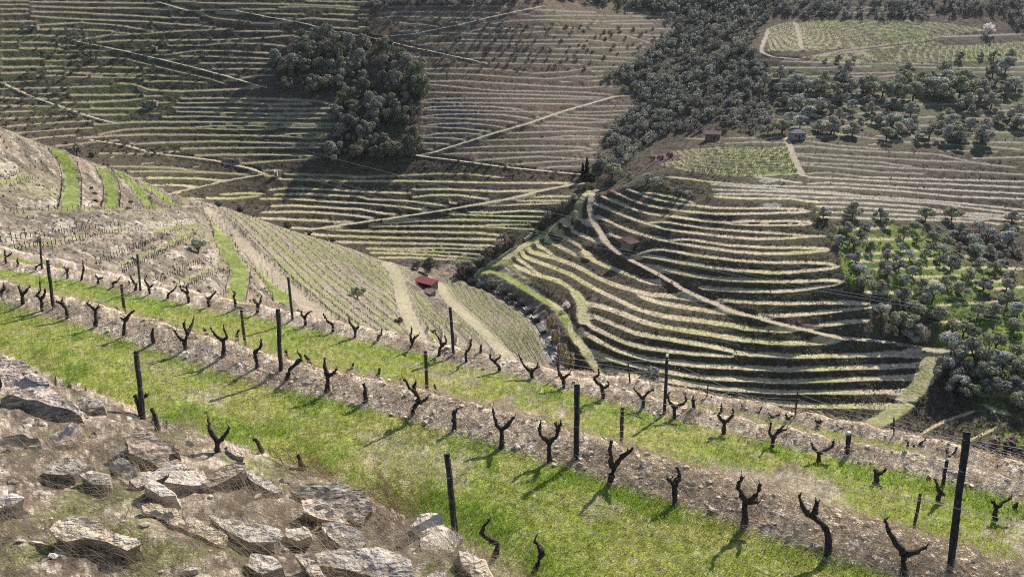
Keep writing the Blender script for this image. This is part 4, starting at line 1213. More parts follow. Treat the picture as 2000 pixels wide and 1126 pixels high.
# ------------------------------------------------------------------ trees
def leafcloud(lobes, per, size, seed, stretch=1.0):
    r = np.random.default_rng(seed); Vs = []; Cs = []
    for (c, rad) in lobes:
        d = r.normal(0, 1, (per, 3)); d /= np.linalg.norm(d, axis=1, keepdims=True); q = r.uniform(.55, 1.02, per) ** .6
        p = np.array(c) + d * np.array(rad) * q[:, None]
        a = r.normal(0, 1, (per, 3)); a -= (a * d).sum(1, keepdims=True) * d * .5; a /= np.linalg.norm(a, axis=1, keepdims=True); b = np.cross(d, a); b /= np.linalg.norm(b, axis=1, keepdims=True) + 1e-9
        s = (size * r.uniform(.6, 1.4, per))[:, None]
        Vs.append(np.stack([p - a * s * stretch, p - b * s * .55, p + a * s * stretch, p + b * s * .55], 1))
        Cs.append(np.repeat(r.uniform(.72, 1.28, per), 4))
    V = np.concatenate(Vs).reshape(-1, 3); return V, np.arange(len(V)).reshape(-1, 4), np.concatenate(Cs)
def crown(name, kind, seed, material, base, per=150):
    r = random.Random(seed); L_ = []
    if kind == 'olive':
        for k in range(9):
            t = 2 * pi * k / 7 + r.uniform(-.4, .4); q = r.uniform(.15, .34) if k < 7 else r.uniform(0, .12)
            q *= r.uniform(.8, 1.3); R_ = r.uniform(.10, .22); L_.append(((cos(t) * q, sin(t) * q, r.uniform(.22, .56) if k < 7 else .60), (R_, R_, R_ * .8)))
    elif kind == 'oak':
        for k in range(13):
            t = r.uniform(0, 2 * pi); q = r.uniform(.05, .40); R_ = r.uniform(.09, .22); L_.append(((cos(t) * q, sin(t) * q, r.uniform(.25, .80) * (1 - .3 * q)), (R_, R_, R_ * .9)))
    elif kind == 'bush':
        for k in range(7):
            t = r.uniform(0, 2 * pi); q = r.uniform(.05, .36); R_ = r.uniform(.14, .22); L_.append(((cos(t) * q, sin(t) * q, r.uniform(.10, .34)), (R_, R_, R_ * .9)))
    elif kind == 'cypress':
        for k in range(9): h = k / 8; L_.append(((r.uniform(-.02, .02), r.uniform(-.02, .02), .12 + h * .82), (.13 * (1 - h) ** .6 + .03, .13 * (1 - h) ** .6 + .03, .12)))
    elif kind == 'pine':
        for k in range(16):
            t = r.uniform(0, 2 * pi); ph = r.uniform(-.7, 1.2); q = .30; L_.append(((cos(t) * cos(ph) * q, sin(t) * cos(ph) * q, .62 + sin(ph) * q * .9), (.2, .2, .17)))
    elif kind == 'reed':
        for k in range(8): L_.append(((r.uniform(-.35, .35), r.uniform(-.2, .2), .42 + r.uniform(-.1, .15)), (.08, .08, .42)))
    V, Fc, cc = leafcloud(L_, per, {'cypress': .045, 'pine': .05, 'reed': .05}  .get(kind, .048), seed, 2.2 if kind == 'reed' else 1.0)
    return mesh_np(name, V, Fc, material, np.asarray(base)[None] * cc[:, None], smooth=False)
def trunk_mesh(name, seed, th, material, limbs=3):
    r = random.Random(seed); mb = MB()
    mb.tube([(0, 0, -.08), (.01, 0, th * .4), (r.uniform(-.03, .03), r.uniform(-.03, .03), th)], [.045, .034, .028], 6)
    for k in range(limbs):
        t = 2 * pi * k / max(limbs, 1) + r.uniform(-.5, .5); mb.tube([(0, 0, th * .8), (cos(t) * .1, sin(t) * .1, th + .12), (cos(t) * .22, sin(t) * .22, th + .3)], [.026, .017, .008], 5)
    return mb.mesh(name, material, True)
m_leaf = mat('foliage', attr='col', rough=.65, spec=.15, trans=.35)
m_bark = mat('tree_bark', (.075, .06, .048), rough=.9, noise=[(6, .6, 1.4, 4)])
OL = (.36, .365, .305); OK_ = (.22, .226, .182); DK = (.022, .03, .018); GB_ = (.16, .16, .10)
TM = {}
for kind, cnt, base, th in (('olive', 5, OL, .18), ('oak', 5, OK_, .16), ('bush', 4, GB_, .05), ('cypress', 2, DK, .08), ('pine', 1, DK, .28)):
    TM[kind] = [(crown('crown', kind, 100 + k * 7, m_leaf, np.array(base) * (.72, 1.0, 1.28, .86, 1.12)[k] * np.array(((1, 1, 1), (1.06, 1, .9), (.97, 1, 1.05), (1, 1.05, .85), (1.05, .98, .98))[k])), trunk_mesh('trunk', 50 + k, th, m_bark, 3 if kind in ('olive', 'oak') else 0)) for k in range(cnt)]
BL = crown('crown', 'olive', 400, m_leaf, (.78, .74, .72), 60); YL = crown('crown', 'bush', 401, m_leaf, (.55, .42, .05), 60)
GRYS = crown('crown', 'olive', 402, m_leaf, (.17, .16, .15), 45)
tr = random.Random(17)
def tree(px, py, wpx, kind, label, group=None, name='olive_tree', cat='tree', cm=None, hs=1.0, ymin=60.0, sink=.1):
    g = ground(px, py, ymin)[0]
    if np.isnan(g[1]): return None
    zc = g[1] * CP - g[2] * SP; w = wpx / F * zc; z = gz(g[0], g[1])[0]
    cmesh, tmesh = TM[kind][tr.randrange(len(TM[kind]))]
    if cm is not None: cmesh = cm
    w *= tr.uniform(.82, 1.2) if group else 1.0
    o = thing(name, label, cat, (g[0], g[1], z - sink), group, tr.uniform(0, 6.28), (w, w, w * hs * tr.uniform(.9, 1.12)))
    link('crown', cmesh, o); link('trunk', tmesh, o)
    return o
def zlist(zone, t):
    ox, oy, s = ZN[zone]; out = []
    for q in t.replace(')', ' ').replace('(', ' ').split():
        a, b, c = map(float, q.split(',')); out.append((ox + a / s, oy + b / s, c / s))
    return out
GROVE = zlist('F', '(880,215,80)(1040,215,95)(1200,225,60)(1450,225,95)(1595,225,110)(1930,240,95)(1010,300,80)(1110,300,60)(1230,265,60)(1390,290,70)(1510,310,60)(1650,310,80)(1750,290,70)(1900,310,80)(970,365,80)(1090,330,50)(1050,385,80)(1145,400,60)(1240,395,60)(1330,330,90)(1310,395,60)(1400,360,60)(1490,350,70)(1480,400,50)(1570,380,70)(1600,330,60)(1655,350,60)(1720,380,80)(1800,330,70)(1830,360,60)(1910,370,90)(1060,460,80)(1240,450,70)(1360,450,70)(1290,460,60)(1450,430,60)(1550,420,60)(1640,410,60)(1730,430,70)(1810,420,60)(1880,450,60)(1970,430,60)(1080,540,100)(1220,490,60)(1230,545,70)(1300,510,70)(1420,480,60)(1530,470,70)(1630,460,60)(1590,510,80)(1750,490,70)(1870,500,70)(1100,620,100)(1200,615,70)(1330,580,70)(1430,615,80)(1380,530,70)(1560,590,60)(1640,640,90)(1690,560,70)(1700,530,60)(1770,620,100)(1830,520,70)(1900,620,80)(1920,560,60)')
LOWER = zlist('F', '(1320,670,90)(1430,690,60)(1490,670,100)(1200,770,90)(1380,770,120)(1310,840,150)(1390,900,110)(1520,790,80)(1600,820,70)(1740,770,90)(1830,760,80)(1660,870,90)(1720,880,70)(1900,710,80)(1960,770,90)(1590,975,110)(1840,950,130)(1940,850,90)(1720,1030,160)(1960,990,90)(1580,1130,130)(1690,1120,120)(1780,1110,110)(1880,1060,100)(1960,1080,120)(1620,1190,120)(1700,1230,110)(1820,1200,120)(1930,1190,120)(1560,1060,110)(1980,1290,110)')
UPPER = zlist('C', '(550,480,70)(620,520,70)(720,500,80)(790,510,60)(870,510,60)(940,520,70)(1020,510,70)(1100,520,80)(1000,470,60)(1140,480,60)(760,470,60)(880,460,60)(640,440,80)(1210,540,90)(1280,560,60)(1310,490,70)(1380,560,120)(1430,480,80)(1500,530,90)(1480,450,70)(1560,460,80)(1540,560,80)(1640,540,130)(1760,540,80)(1780,500,80)(1890,530,80)(1840,480,60)(1950,500,70)(1710,470,60)(1930,470,60)(900,620,60)(1040,610,50)(970,590,60)(870,590,40)(1260,610,70)(1150,630,60)(1040,650,50)(800,660,50)(710,610,60)(800,610,50)(970,670,60)(1150,690,60)(1080,710,60)(850,730,60)(940,745,60)(1040,760,70)(1230,780,70)(1350,730,60)(1380,700,70)(1540,690,80)(1590,710,80)(1710,670,90)(1700,715,70)(1780,740,70)(1770,800,90)(1660,770,60)(1580,790,70)(1470,770,70)(1410,790,50)(1920,670,70)(1960,720,70)(1970,650,80)(680,700,50)(750,710,60)(650,745,70)(570,750,60)(1270,700,60)')
PLT = zlist('C', '(890,345,40)(965,340,40)(1050,340,40)(1640,330,50)(1760,325,50)(1830,325,60)(1925,330,60)')
def fill(poly, n, seed, dmin):
    r = random.Random(seed); xs = [p[0] for p in poly]; ys_ = [p[1] for p in poly]; out = []
    tries = 0
    while len(out) < n and tries < n * 60:
        tries += 1; x = r.uniform(min(xs), max(xs)); y = r.uniform(min(ys_), max(ys_))
        if not inpoly(np.array([x]), np.array([y]), poly)[0]: continue
        if any((x - a) ** 2 + ((y - b) * 1.6) ** 2 < dmin ** 2 for a, b in out): continue
        out.append((x, y))
    return sorted(out, key=lambda p: p[1])
def rowlabels(L_, step, fmt):
    out = []; k = 0
    L_ = sorted(L_, key=lambda p: p[1]); i = 0
    while i < len(L_):
        row = [p for p in L_[i:] if p[1] < L_[i][1] + step]
        for q, p in enumerate(sorted(row)): out.append((p, fmt % (ORD[q], ORD[k])))
        i += len(row); k += 1
    return out
for (x, y, w), lab in rowlabels(GROVE, 14, 'grey olive tree, %s from left in the %s row down the green grove'): tree(x, y, w * 1.2, 'olive', lab, 'olive trees in the green grove')
for (x, y, w), lab in rowlabels(LOWER, 22, 'dense olive tree, %s from left in the %s row below the green grove'): tree(x, y, w * 1.25, 'olive', lab, 'olive trees below the green grove')
UPPER += [(x, y, tr.uniform(20, 30)) for x, y in fill([(1505, 150), (1990, 130), (1995, 290), (1600, 262), (1540, 240)], 36, 77, 24)]
for (x, y, w), lab in rowlabels(UPPER, 12, 'small olive, %s from left in the %s row down the upper right terraces'): tree(x, y, w * 1.4, 'olive', lab, 'olive trees on the upper right terraces')
for (x, y, w), lab in rowlabels(PLT, 40, 'tiny olive tree, %s from left along the %s row under the upper vine plots'): tree(x, y, w, 'olive', lab, 'olive trees edging the upper plots')
COPSE = [(528, 178), (535, 130), (560, 100), (590, 75), (640, 68), (720, 78), (760, 105), (800, 122), (826, 140), (822, 200), (818, 312), (760, 322), (630, 318), (655, 260), (660, 205), (640, 190)]
for x, y in fill(COPSE, 92, 5, 17): tree(x, y, tr.uniform(24, 42), 'oak', 'grey evergreen tree of the dense copse on the hillside', 'trees of the hillside copse', 'evergreen_tree')
# single trees and shrubs that stand apart
for x, y, w, kind, lab, nm in ((1151, 366, 32, 'pine', 'round dark tree at the top of the sandy track', 'umbrella_pine'), (388, 494, 46, 'olive', 'lone olive bush on the bare knoll', 'olive_tree'),
        (698, 582, 32, 'olive', 'grey olive bush between the rows of the lower vineyard', 'olive_tree'), (779, 628, 26, 'bush', 'low grey shrub beside the two wheel track', 'shrub'), (846, 648, 16, 'bush', 'small green shrub in the lower vineyard rows', 'shrub'),
        (838, 532, 36, 'oak', 'dark rounded tree behind the red roofed shed', 'evergreen_tree'), (815, 526, 26, 'oak', 'low dark tree left of the shed tree', 'evergreen_tree'), (1268, 768, 62, 'oak', 'dark bush rising behind the farther stony edge', 'evergreen_tree'),
        (1265, 356, 24, 'olive', 'round olive tree above the curved terraces', 'olive_tree'), (1286, 362, 24, 'olive', 'second olive tree above the curved terraces', 'olive_tree'), (1230, 352, 22, 'olive', 'grey tree just right of the cypress pair', 'olive_tree'), (1195, 350, 40, 'olive', 'broad grey tree beside the round dark tree', 'olive_tree'),
        (1120, 392, 22, 'olive', 'grey bush at the upper end of the ridge hedge', 'shrub'), (1320, 380, 24, 'olive', 'scrubby olive at the right end above the curved terraces', 'olive_tree'), (1345, 384, 20, 'olive', 'small scrubby olive beside the stony gully', 'olive_tree'),
        (150, 302, 34, 'olive', 'grey bush just behind the knoll crest', 'shrub'), (182, 306, 22, 'bush', 'low bush right behind the knoll crest', 'shrub'), (428, 404, 22, 'bush', 'round bush beyond the saddle road', 'shrub'), (472, 412, 24, 'bush', 'dark bush beyond the saddle at the field edge', 'shrub'),
        (562, 443, 22, 'bush', 'bush on the crest of the lower vineyard', 'shrub'), (605, 458, 20, 'bush', 'small bush right of the crest bush', 'shrub'), (650, 472, 18, 'bush', 'third bush along the lower vineyard crest', 'shrub'),
        (180, 368, 9, 'bush', 'small dark shrub on the knoll, upper of three', 'shrub'), (184, 378, 12, 'bush', 'small dark shrub on the knoll, middle of three', 'shrub'), (187, 394, 14, 'bush', 'small dark shrub on the knoll, lowest of three', 'shrub'), (256, 396, 12, 'bush', 'small dark shrub on the right of the knoll', 'shrub')):
    tree(x, y, w, kind, lab, None, nm, 'shrub' if nm == 'shrub' else 'tree')
tree(1138, 345, 27, 'cypress', 'shorter left cypress of the dark pair', None, 'cypress_tree'); tree(1146, 341, 33, 'cypress', 'taller right cypress of the dark pair', None, 'cypress_tree')
tree(1107, 601, 22, 'olive', 'white blossoming almond tree below the curved path', None, 'almond_tree', cm=BL)
tree(1930, 66, 28, 'olive', 'white blossoming tree at the top right', None, 'almond_tree', cm=BL)
tree(287, 95, 9, 'bush', 'small yellow flowering bush on the upper left terraces', None, 'shrub', 'shrub', cm=YL)
# hedge of grey bushes along the ridge edge
for k, (x, y, w) in enumerate(((936, 522, 26), (952, 508, 26), (968, 496, 28), (984, 484, 30), (1000, 474, 30), (1014, 468, 24), (1056, 440, 26), (1070, 432, 26), (1084, 418, 22), (1100, 408, 24))):
    tree(x, y, w, 'bush', 'grey bush, %s from the left in the ridge hedge' % ORD[k], 'bushes of the ridge hedge', 'shrub', 'shrub', cm=GRYS if k % 2 else None, hs=1.3)
# dark scrub and pale reeds along the stream
RE = crown('foliage', 'reed', 500, m_leaf, (.40, .33, .20), 60); BR = crown('foliage', 'bush', 501, m_leaf, (.06, .06, .05), 90); PK = crown('foliage', 'reed', 502, m_leaf, (.17, .115, .10), 50)
for k, (x, y, w) in enumerate(((1076, 634, 24), (1086, 660, 28), (1098, 690, 30), (1112, 712, 34))):
    g = ground(x, y)[0]; w = w / F * g[1]; link('reed_clump', RE, None, (g[0], g[1], gz(g[0], g[1])[0] - .3), label='pale dry reed clump, %s from the top beside the stream' % ORD[k], category='reeds', group='reeds by the stream').scale = (w, w, w * 1.25)
for k, (x, y, w) in enumerate(((900, 540, 34), (925, 549, 30), (945, 556, 30), (962, 560, 34), (985, 570, 34), (1003, 580, 34), (1020, 592, 32), (1036, 606, 30), (1050, 620, 26), (1062, 642, 20), (915, 530, 26), (1120, 735, 40), (1098, 735, 30))):
    g = ground(x, y)[0]; w = w / F * g[1]; link('bramble', BR, None, (g[0], g[1], gz(g[0], g[1])[0] - .3), label='dark bramble thicket, %s along the stream from upper left' % ORD[k], category='bramble', group='brambles by the stream').scale = (w, w, w * 1.25)
for k, (x, y, w) in enumerate(((908, 530, 38), (1290, 312, 18), (1308, 308, 18), (1275, 312, 14))):
    g = ground(x, y)[0]; w = w / F * g[1]; link('bramble', PK, None, (g[0], g[1], gz(g[0], g[1])[0] - .2), label=('pinkish bare willow scrub behind the shed', 'middle pink heath bush left of the small plot', 'right pink heath bush left of the small plot', 'left pink heath bush left of the small plot')[k], category='bush').scale = (w, w, w * .8)
for k, (x, y, w) in enumerate(((1905, 878, 80), (1955, 882, 90), (2005, 890, 90))):
    g = ground(x, y)[0]; w = w / F * g[1]; link('bramble', BR if k != 1 else PK, None, (g[0], g[1], gz(g[0], g[1])[0] - .3), label='dark thicket, %s of three at right behind the outermost edge' % ORD[k], category='bramble', group='thickets at right').scale = (w, w, w * .55)
# the wood in the gully and scattered scrub: masses
def mass(name, pts, kind, base, label, wmin, wmax, per, seed, hs=1.0, nvar=4):
    r = random.Random(seed); var = []
    for k in range(nvar):
        L_ = []
        for q in range(5):
            t = r.uniform(0, 6.28); d = r.uniform(.05, .33); R_ = r.uniform(.16, .25); L_.append(((cos(t) * d, sin(t) * d, r.uniform(.2, .7) * hs), (R_, R_, R_ * .9)))
        var.append(leafcloud(L_, per, .075, seed + k))
    G = ground(np.array([p[0] for p in pts]), np.array([p[1] for p in pts])); Vs = []; Fs = []; Cs = []; b = 0
    for g in G:
        if np.isnan(g[1]): continue
        V, Fc, cc = var[r.randrange(nvar)]; w = r.uniform(wmin, wmax) / F * g[1]; t = r.uniform(0, 6.28); c, s = cos(t), sin(t)
        X = np.stack([V[:, 0] * c - V[:, 1] * s, V[:, 0] * s + V[:, 1] * c, V[:, 2]], -1) * w + (g[0], g[1], gz(g[0], g[1])[0] - .1 * w)
        Vs.append(X); Fs.append(Fc + b); b += len(V); Cs.append(np.asarray(base)[None] * cc[:, None] * r.uniform(.55, 1.55))
    link(name, mesh_np(name, np.concatenate(Vs), np.concatenate(Fs), m_leaf, np.concatenate(Cs), smooth=False), kind='stuff', label=label)
WOOD = [(1050, -10), (1517, -10), (1490, 50), (1462, 90), (1500, 140), (1478, 165), (1510, 230), (1489, 262), (1300, 262), (1260, 285), (1215, 330), (1160, 335), (1175, 290), (1200, 240), (1255, 205), (1180, 155), (1250, 120), (1318, 60), (1310, 30), (1180, 12)]
mass('gully_wood', fill(WOOD, 620, 9, 8), 'oak', (.21, .215, .185), 'grey evergreen wood filling the gully', 14, 30, 34, 900)
mass('ridge_wood', fill([(720, 0), (1060, -8), (1060, 8), (900, 12), (720, 16)], 70, 10, 7) + fill([(1500, 0), (2000, 0), (2000, 60), (1930, 20), (1800, 35), (1520, 30)], 130, 11, 9), 'oak', (.215, .22, .205), 'scrubby wood along the top of the slope', 10, 22, 30, 910)
mass('hillside_scrub', fill([(0, 150), (110, 120), (180, 260), (150, 285), (0, 255)], 90, 12, 9) + fill([(0, 60), (500, 30), (540, 150), (340, 165), (140, 150)], 130, 13, 10) + fill([(740, 30), (1310, 60), (1180, 140), (830, 130)], 150, 14, 10)
     + fill([(110, 70), (150, 60), (200, 110), (150, 140)], 40, 15, 6) + fill([(180, 270), (350, 292), (330, 305), (170, 300)], 34, 16, 8) + fill([(830, 308), (1130, 340), (1130, 348), (640, 330)], 40, 17, 9), 'oak', (.13, .13, .10), 'low dark scrub scattered over the hillside', 6, 15, 24, 920)
# ------------------------------------------------------------------ vine stakes on the far benches: too many to count
r_ = np.random.default_rng(77)
def sticks(name, P, h, w, c1, label):
    m = len(P); hh = h * r_.uniform(.7, 1.25, m); ww = w * r_.uniform(.8, 1.3, m); ln = r_.normal(0, .06, (m, 2)); t = r_.uniform(0, pi, m)
    ex = np.stack([np.cos(t) * ww, np.sin(t) * ww, np.zeros(m)], -1); ey = np.stack([-np.sin(t) * ww, np.cos(t) * ww, np.zeros(m)], -1); top = np.stack([ln[:, 0], ln[:, 1], hh], -1)
    b0 = P + (0, 0, -.1); V = np.stack([b0 + ex, b0 - ex * .5 + ey * .87, b0 - ex * .5 - ey * .87, b0 + top + ex * .8, b0 + top - ex * .4 + ey * .7, b0 + top - ex * .4 - ey * .7], 1).reshape(-1, 3); b = np.arange(m) * 6
    Fc = np.concatenate([np.stack([b, b + 1, b + 4, b + 3], -1), np.stack([b + 1, b + 2, b + 5, b + 4], -1), np.stack([b + 2, b, b + 3, b + 5], -1)])
    cc = np.repeat(np.asarray(c1)[None] * r_.uniform(.6, 1.5, m)[:, None], 6, 0)
    link(name, mesh_np(name, V, Fc, m_stick, cc, smooth=False), kind='stuff', label=label)
m_stick = mat('stake_wood', attr='col', rough=.85)
Ps = []
for ti, t, pts in EDGES:
    if ti >= len(TL) - 6: continue
    L = np.r_[0, np.cumsum(np.hypot(*np.diff(pts[:, :2], axis=0).T))]; q = np.arange(0, L[-1], 1.5); Ps.append(np.stack([np.interp(q, L, pts[:, k]) for k in range(3)], -1) + (0, .35, 0))
Ps = np.concatenate(Ps); Ps = Ps[r_.uniform(0, 1, len(Ps)) < .85]; Ps[:, 2] = gz(Ps[:, 0], Ps[:, 1])
sticks('bench_stakes', Ps, 1.0, .035, (.07, .06, .045), 'rows of thin vine stakes along the far benches')
cand = np.argwhere((free > .9) & (np.abs(rp - .5) < .07)); cand = cand[r_.permutation(len(cand))[:5200]]; i, j = cand.T
sticks('field_vines', np.stack([GX[i, j], GY[i, j], GZ[i, j]], -1), .8, .06, (.06, .045, .035), 'rows of small bare vines in the lower vineyard')
cand = np.argwhere(plot & (np.abs(pp - .5) < .12)); cand = cand[r_.permutation(len(cand))[:3600]]; i, j = cand.T
sticks('plot_vines', np.stack([GX[i, j], GY[i, j], GZ[i, j]], -1), .8, .12, (.05, .045, .035), 'rows of low vines in the level plots')
# stakes of the knoll benches, each one
STK = MB(); STK.tube([(0, 0, -.2), (.01, .01, .7), (0, .02, 1.35)], [.05, .045, .04], 5); STKM = STK.mesh('vine_stake', m_vine)
VN_ = MB(); VN_.tube([(0, 0, -.1), (.03, .01, .3), (-.02, .03, .55)], [.07, .055, .05], 5); VN_.tube([(-.02, .03, .5), (.14, 0, .75), (.16, .05, .9)], [.045, .035, .02], 5); VN_.tube([(-.02, .03, .5), (-.15, .05, .7), (-.2, 0, .85)], [.045, .03, .02], 5); VNM = VN_.mesh('bush_vine', m_vine)
cnt = 0; vcount = 0
def along(P, off, sp):
    W_ = wline(P, .5); T_ = np.gradient(W_[:, :2], axis=0); T_ /= np.linalg.norm(T_, axis=1, keepdims=True) + 1e-9
    q = W_[::max(1, int(sp / .5))]; T_ = T_[::max(1, int(sp / .5))]; return q[:, :2] + np.stack([-T_[:, 1], T_[:, 0]], -1) * off
KNL = [('upper left bench', trace('X0,355 30,352 55,340'), (1.2, -1.2)), ('long level bench', trace('X0,414 80,412 160,411 250,409 330,407'), (0,)), ('lower left bench', trace('X0,484 60,476 120,466 190,452 260,445'), (1.6, -1.6)),
       ('middle bench', trace('X215,525 260,505 300,488 340,468 375,450'), (1.5, -1.5)), ('lower right bench', trace('X330,560 360,545 400,528 432,515'), (1.5, -1.5)), ('left upright strip', trace('X112,294 132,318 141,350 140,380 136,410'), (2, -2)),
       ('second upright strip', trace('X203,333 217,360 220,385 215,408'), (1.8, -1.8)), ('third upright strip', trace('X232,338 262,362 283,388 296,408'), (1.6, -1.6)), ('right upright strip', trace('X280,362 318,384 345,402'), (1.6, -1.6)),
       ('curving strip by the road', trace('X424,430 436,470 448,500 470,530 464,570 450,606'), (1.9, -1.9)), ('short strip by the road', trace('X506,518 532,552 556,592'), (1.7, -1.7))]
for nm, P, offs in KNL:
    for of in offs:
        pts = along(P, of, 1.5)
        zz = gz(pts[:, 0], pts[:, 1])
        for k, (x, y) in enumerate(pts):
            st = k % 3 == 0
            if st and cnt < 280:
                link('vine_stake', STKM, None, (x, y, zz[k]), label='thin dark stake on the %s of the knoll' % nm, category='stake', group='stakes of the knoll ' + nm).rotation_euler = (tr.uniform(-.08, .08), tr.uniform(-.08, .08), tr.uniform(0, 6)); cnt += 1
            elif not st and vcount < 290:
                link('bush_vine', VNM, None, (x, y, zz[k]), label='small bare vine on the %s of the knoll' % nm, category='vine', group='vines of the knoll ' + nm).rotation_euler = (0, 0, tr.uniform(0, 6)); vcount += 1

# low bushes on the banks and stone chips on the knoll: masses nobody could count
def specks(name, cand, n, smin, smax, base, label, quads, material, seed, up=.35):
    r = np.random.default_rng(seed); c = cand[r.permutation(len(cand))[:n]]; i, j = c.T; P = np.stack([GX[i, j], GY[i, j], GZ[i, j]], -1); m = len(P) * quads
    S = np.repeat(smin + (smax - smin) * r.uniform(0, 1, len(P)) ** 2, quads); P = np.repeat(P, quads, 0) + r.normal(0, .33, (m, 3)) * S[:, None] + np.stack([np.zeros(m), np.zeros(m), S * up], -1)
    a = r.normal(0, 1, (m, 3)); a /= np.linalg.norm(a, axis=1, keepdims=True); b = np.cross(a, r.normal(0, 1, (m, 3))); b /= np.linalg.norm(b, axis=1, keepdims=True); q = S[:, None] * .34
    V = np.stack([P - a * q, P - b * q * .7, P + a * q, P + b * q * .7], 1).reshape(-1, 3); cc = np.repeat(np.asarray(base)[None] * r.uniform(.5, 1.5, m)[:, None], 4, 0)
    link(name, mesh_np(name, V, np.arange(m * 4).reshape(-1, 4), material, cc, smooth=False), kind='stuff', label=label)
vis_ = (GPX > -40) & (GPX < 2040) & (GPY > -20) & (GPY < 960) & (wild > .9) & (GR == 0)
specks('bank_scrub', np.argwhere(vis_ & ~knoll & ~plot & (GY > 110) & (np.roll(GB, -3, 1) < .5)), 14000, .4, 1.1, (.105, .088, .060), 'low dry scrub on the terrace banks', 5, m_leaf, 3)
specks('bank_weeds', np.argwhere(vis_ & ~knoll & (GB < .5) & (GY > 110)), 5000, .4, .9, (.20, .175, .125), 'pale dry weeds on the terrace banks', 4, m_leaf, 4)
def chips(name, cand, n, smin, smax, seed, label, c1, c2):
    r = np.random.default_rng(seed); c = cand[r.permutation(len(cand))[:n]]; i, j = c.T; P = np.stack([GX[i, j], GY[i, j], GZ[i, j]], -1) + r.normal(0, .15, (len(c), 3)) * (1, 1, 0); m = len(P)
    S = (smin + (smax - smin) * r.uniform(0, 1, m) ** 3)[:, None]; t = r.uniform(0, 2 * pi, m); V = []
    for k in range(3): V.append(P + np.stack([np.cos(t + k * 2.1 + r.normal(0, .3, m)) * r.uniform(.6, 1.3, m), np.sin(t + k * 2.1) * r.uniform(.6, 1.1, m), np.full(m, -.3)], -1) * S)
    V.append(P + np.stack([r.normal(0, .35, m), r.normal(0, .35, m), r.uniform(.4, .9, m)], -1) * S); V = np.stack(V, 1).reshape(-1, 3); b = np.arange(m) * 4
    Fc = np.concatenate([np.stack([b, b + 1, b + 3], -1), np.stack([b + 1, b + 2, b + 3], -1), np.stack([b + 2, b, b + 3], -1)]); q = r.uniform(0, 1, m)[:, None]
    link(name, mesh_np(name, V, Fc, m_stone, np.repeat(np.asarray(c1) * (1 - q) + np.asarray(c2) * q, 4, 0), smooth=False), kind='stuff', label=label)
chips('knoll_stones', np.argwhere(vis_ & knoll & (ROWM < 1) & (GB < .5) & (GG < .3)), 15000, .10, .55, 5, 'stone chips strewn over the bare knoll', (.20, .165, .13), (.42, .37, .31))
chips('field_stones', np.argwhere(vis_ & knoll & (ROWM > 0)), 7000, .08, .30, 6, 'stones along the rows of the lower vineyard', (.26, .22, .17), (.50, .45, .37))
# ------------------------------------------------------------------ rocks of the near bank
import bmesh
def rock_mat(name, c1, c2, c3):
    m = bpy.data.materials.new(name); m.use_nodes = True; N = m.node_tree.nodes; L = m.node_tree.links; bs = N['Principled BSDF']
    bs.inputs['Roughness'].default_value = .85; bs.inputs['Specular IOR Level'].default_value = .25
    tc = N.new('ShaderNodeTexCoord'); mp = N.new('ShaderNodeMapping'); mp.inputs['Scale'].default_value = (1.6, 2.0, 16); mp.inputs['Rotation'].default_value = (.25, -.2, .1); L.new(tc.outputs['Object'], mp.inputs[0])
    n1 = N.new('ShaderNodeTexNoise'); n1.inputs['Scale'].default_value = 2.2; n1.inputs['Detail'].default_value = 8; n1.inputs['Distortion'].default_value = .6; L.new(mp.outputs[0], n1.inputs['Vector'])
    n2 = N.new('ShaderNodeTexNoise'); n2.inputs['Scale'].default_value = 9; n2.inputs['Detail'].default_value = 7; L.new(tc.outputs['Object'], n2.inputs['Vector'])
    r1 = N.new('ShaderNodeValToRGB'); e = r1.color_ramp.elements; e[0].position = .32; e[0].color = (*c2, 1); e[1].position = .62; e[1].color = (*c1, 1); L.new(n1.outputs[0], r1.inputs[0])
    r2 = N.new('ShaderNodeMapRange'); r2.inputs[1].default_value = .52; r2.inputs[2].default_value = .66; L.new(n2.outputs[0], r2.inputs[0])
    mx = N.new('ShaderNodeMix'); mx.data_type = 'RGBA'; mx.inputs[7].default_value = (*c3, 1); L.new(r2.outputs[0], mx.inputs[0]); L.new(r1.outputs[0], mx.inputs[6]); dk = N.new('ShaderNodeVectorMath'); dk.operation = 'MULTIPLY'; dk.inputs[1].default_value = (.82, .85, .88); L.new(mx.outputs[2], dk.inputs[0]); L.new(dk.outputs[0], bs.inputs['Base Color'])
    ad = N.new('ShaderNodeMath'); ad.operation = 'ADD'; L.new(n1.outputs[0], ad.inputs[0]); L.new(n2.outputs[0], ad.inputs[1])
    b = N.new('ShaderNodeBump'); b.inputs['Strength'].default_value = 1.0; b.inputs['Distance'].default_value = .10; L.new(ad.outputs[0], b.inputs['Height']); L.new(b.outputs[0], bs.inputs['Normal'])
    return m
RM = dict(pale=rock_mat('pale_schist', (.76, .65, .53), (.55, .44, .34), (.78, .69, .58)), dark=rock_mat('dark_schist', (.44, .375, .305), (.09, .073, .058), (.55, .48, .40)),
          tan=rock_mat('tan_schist', (.74, .60, .44), (.52, .39, .27), (.76, .65, .51)), brown=rock_mat('brown_schist', (.54, .41, .31), (.21, .15, .11), (.58, .47, .38)),
          grey=rock_mat('grey_schist', (.62, .53, .435), (.34, .28, .225), (.68, .60, .51)), pink=rock_mat('pink_schist', (.70, .56, .47), (.48, .36, .29), (.72, .62, .54)))
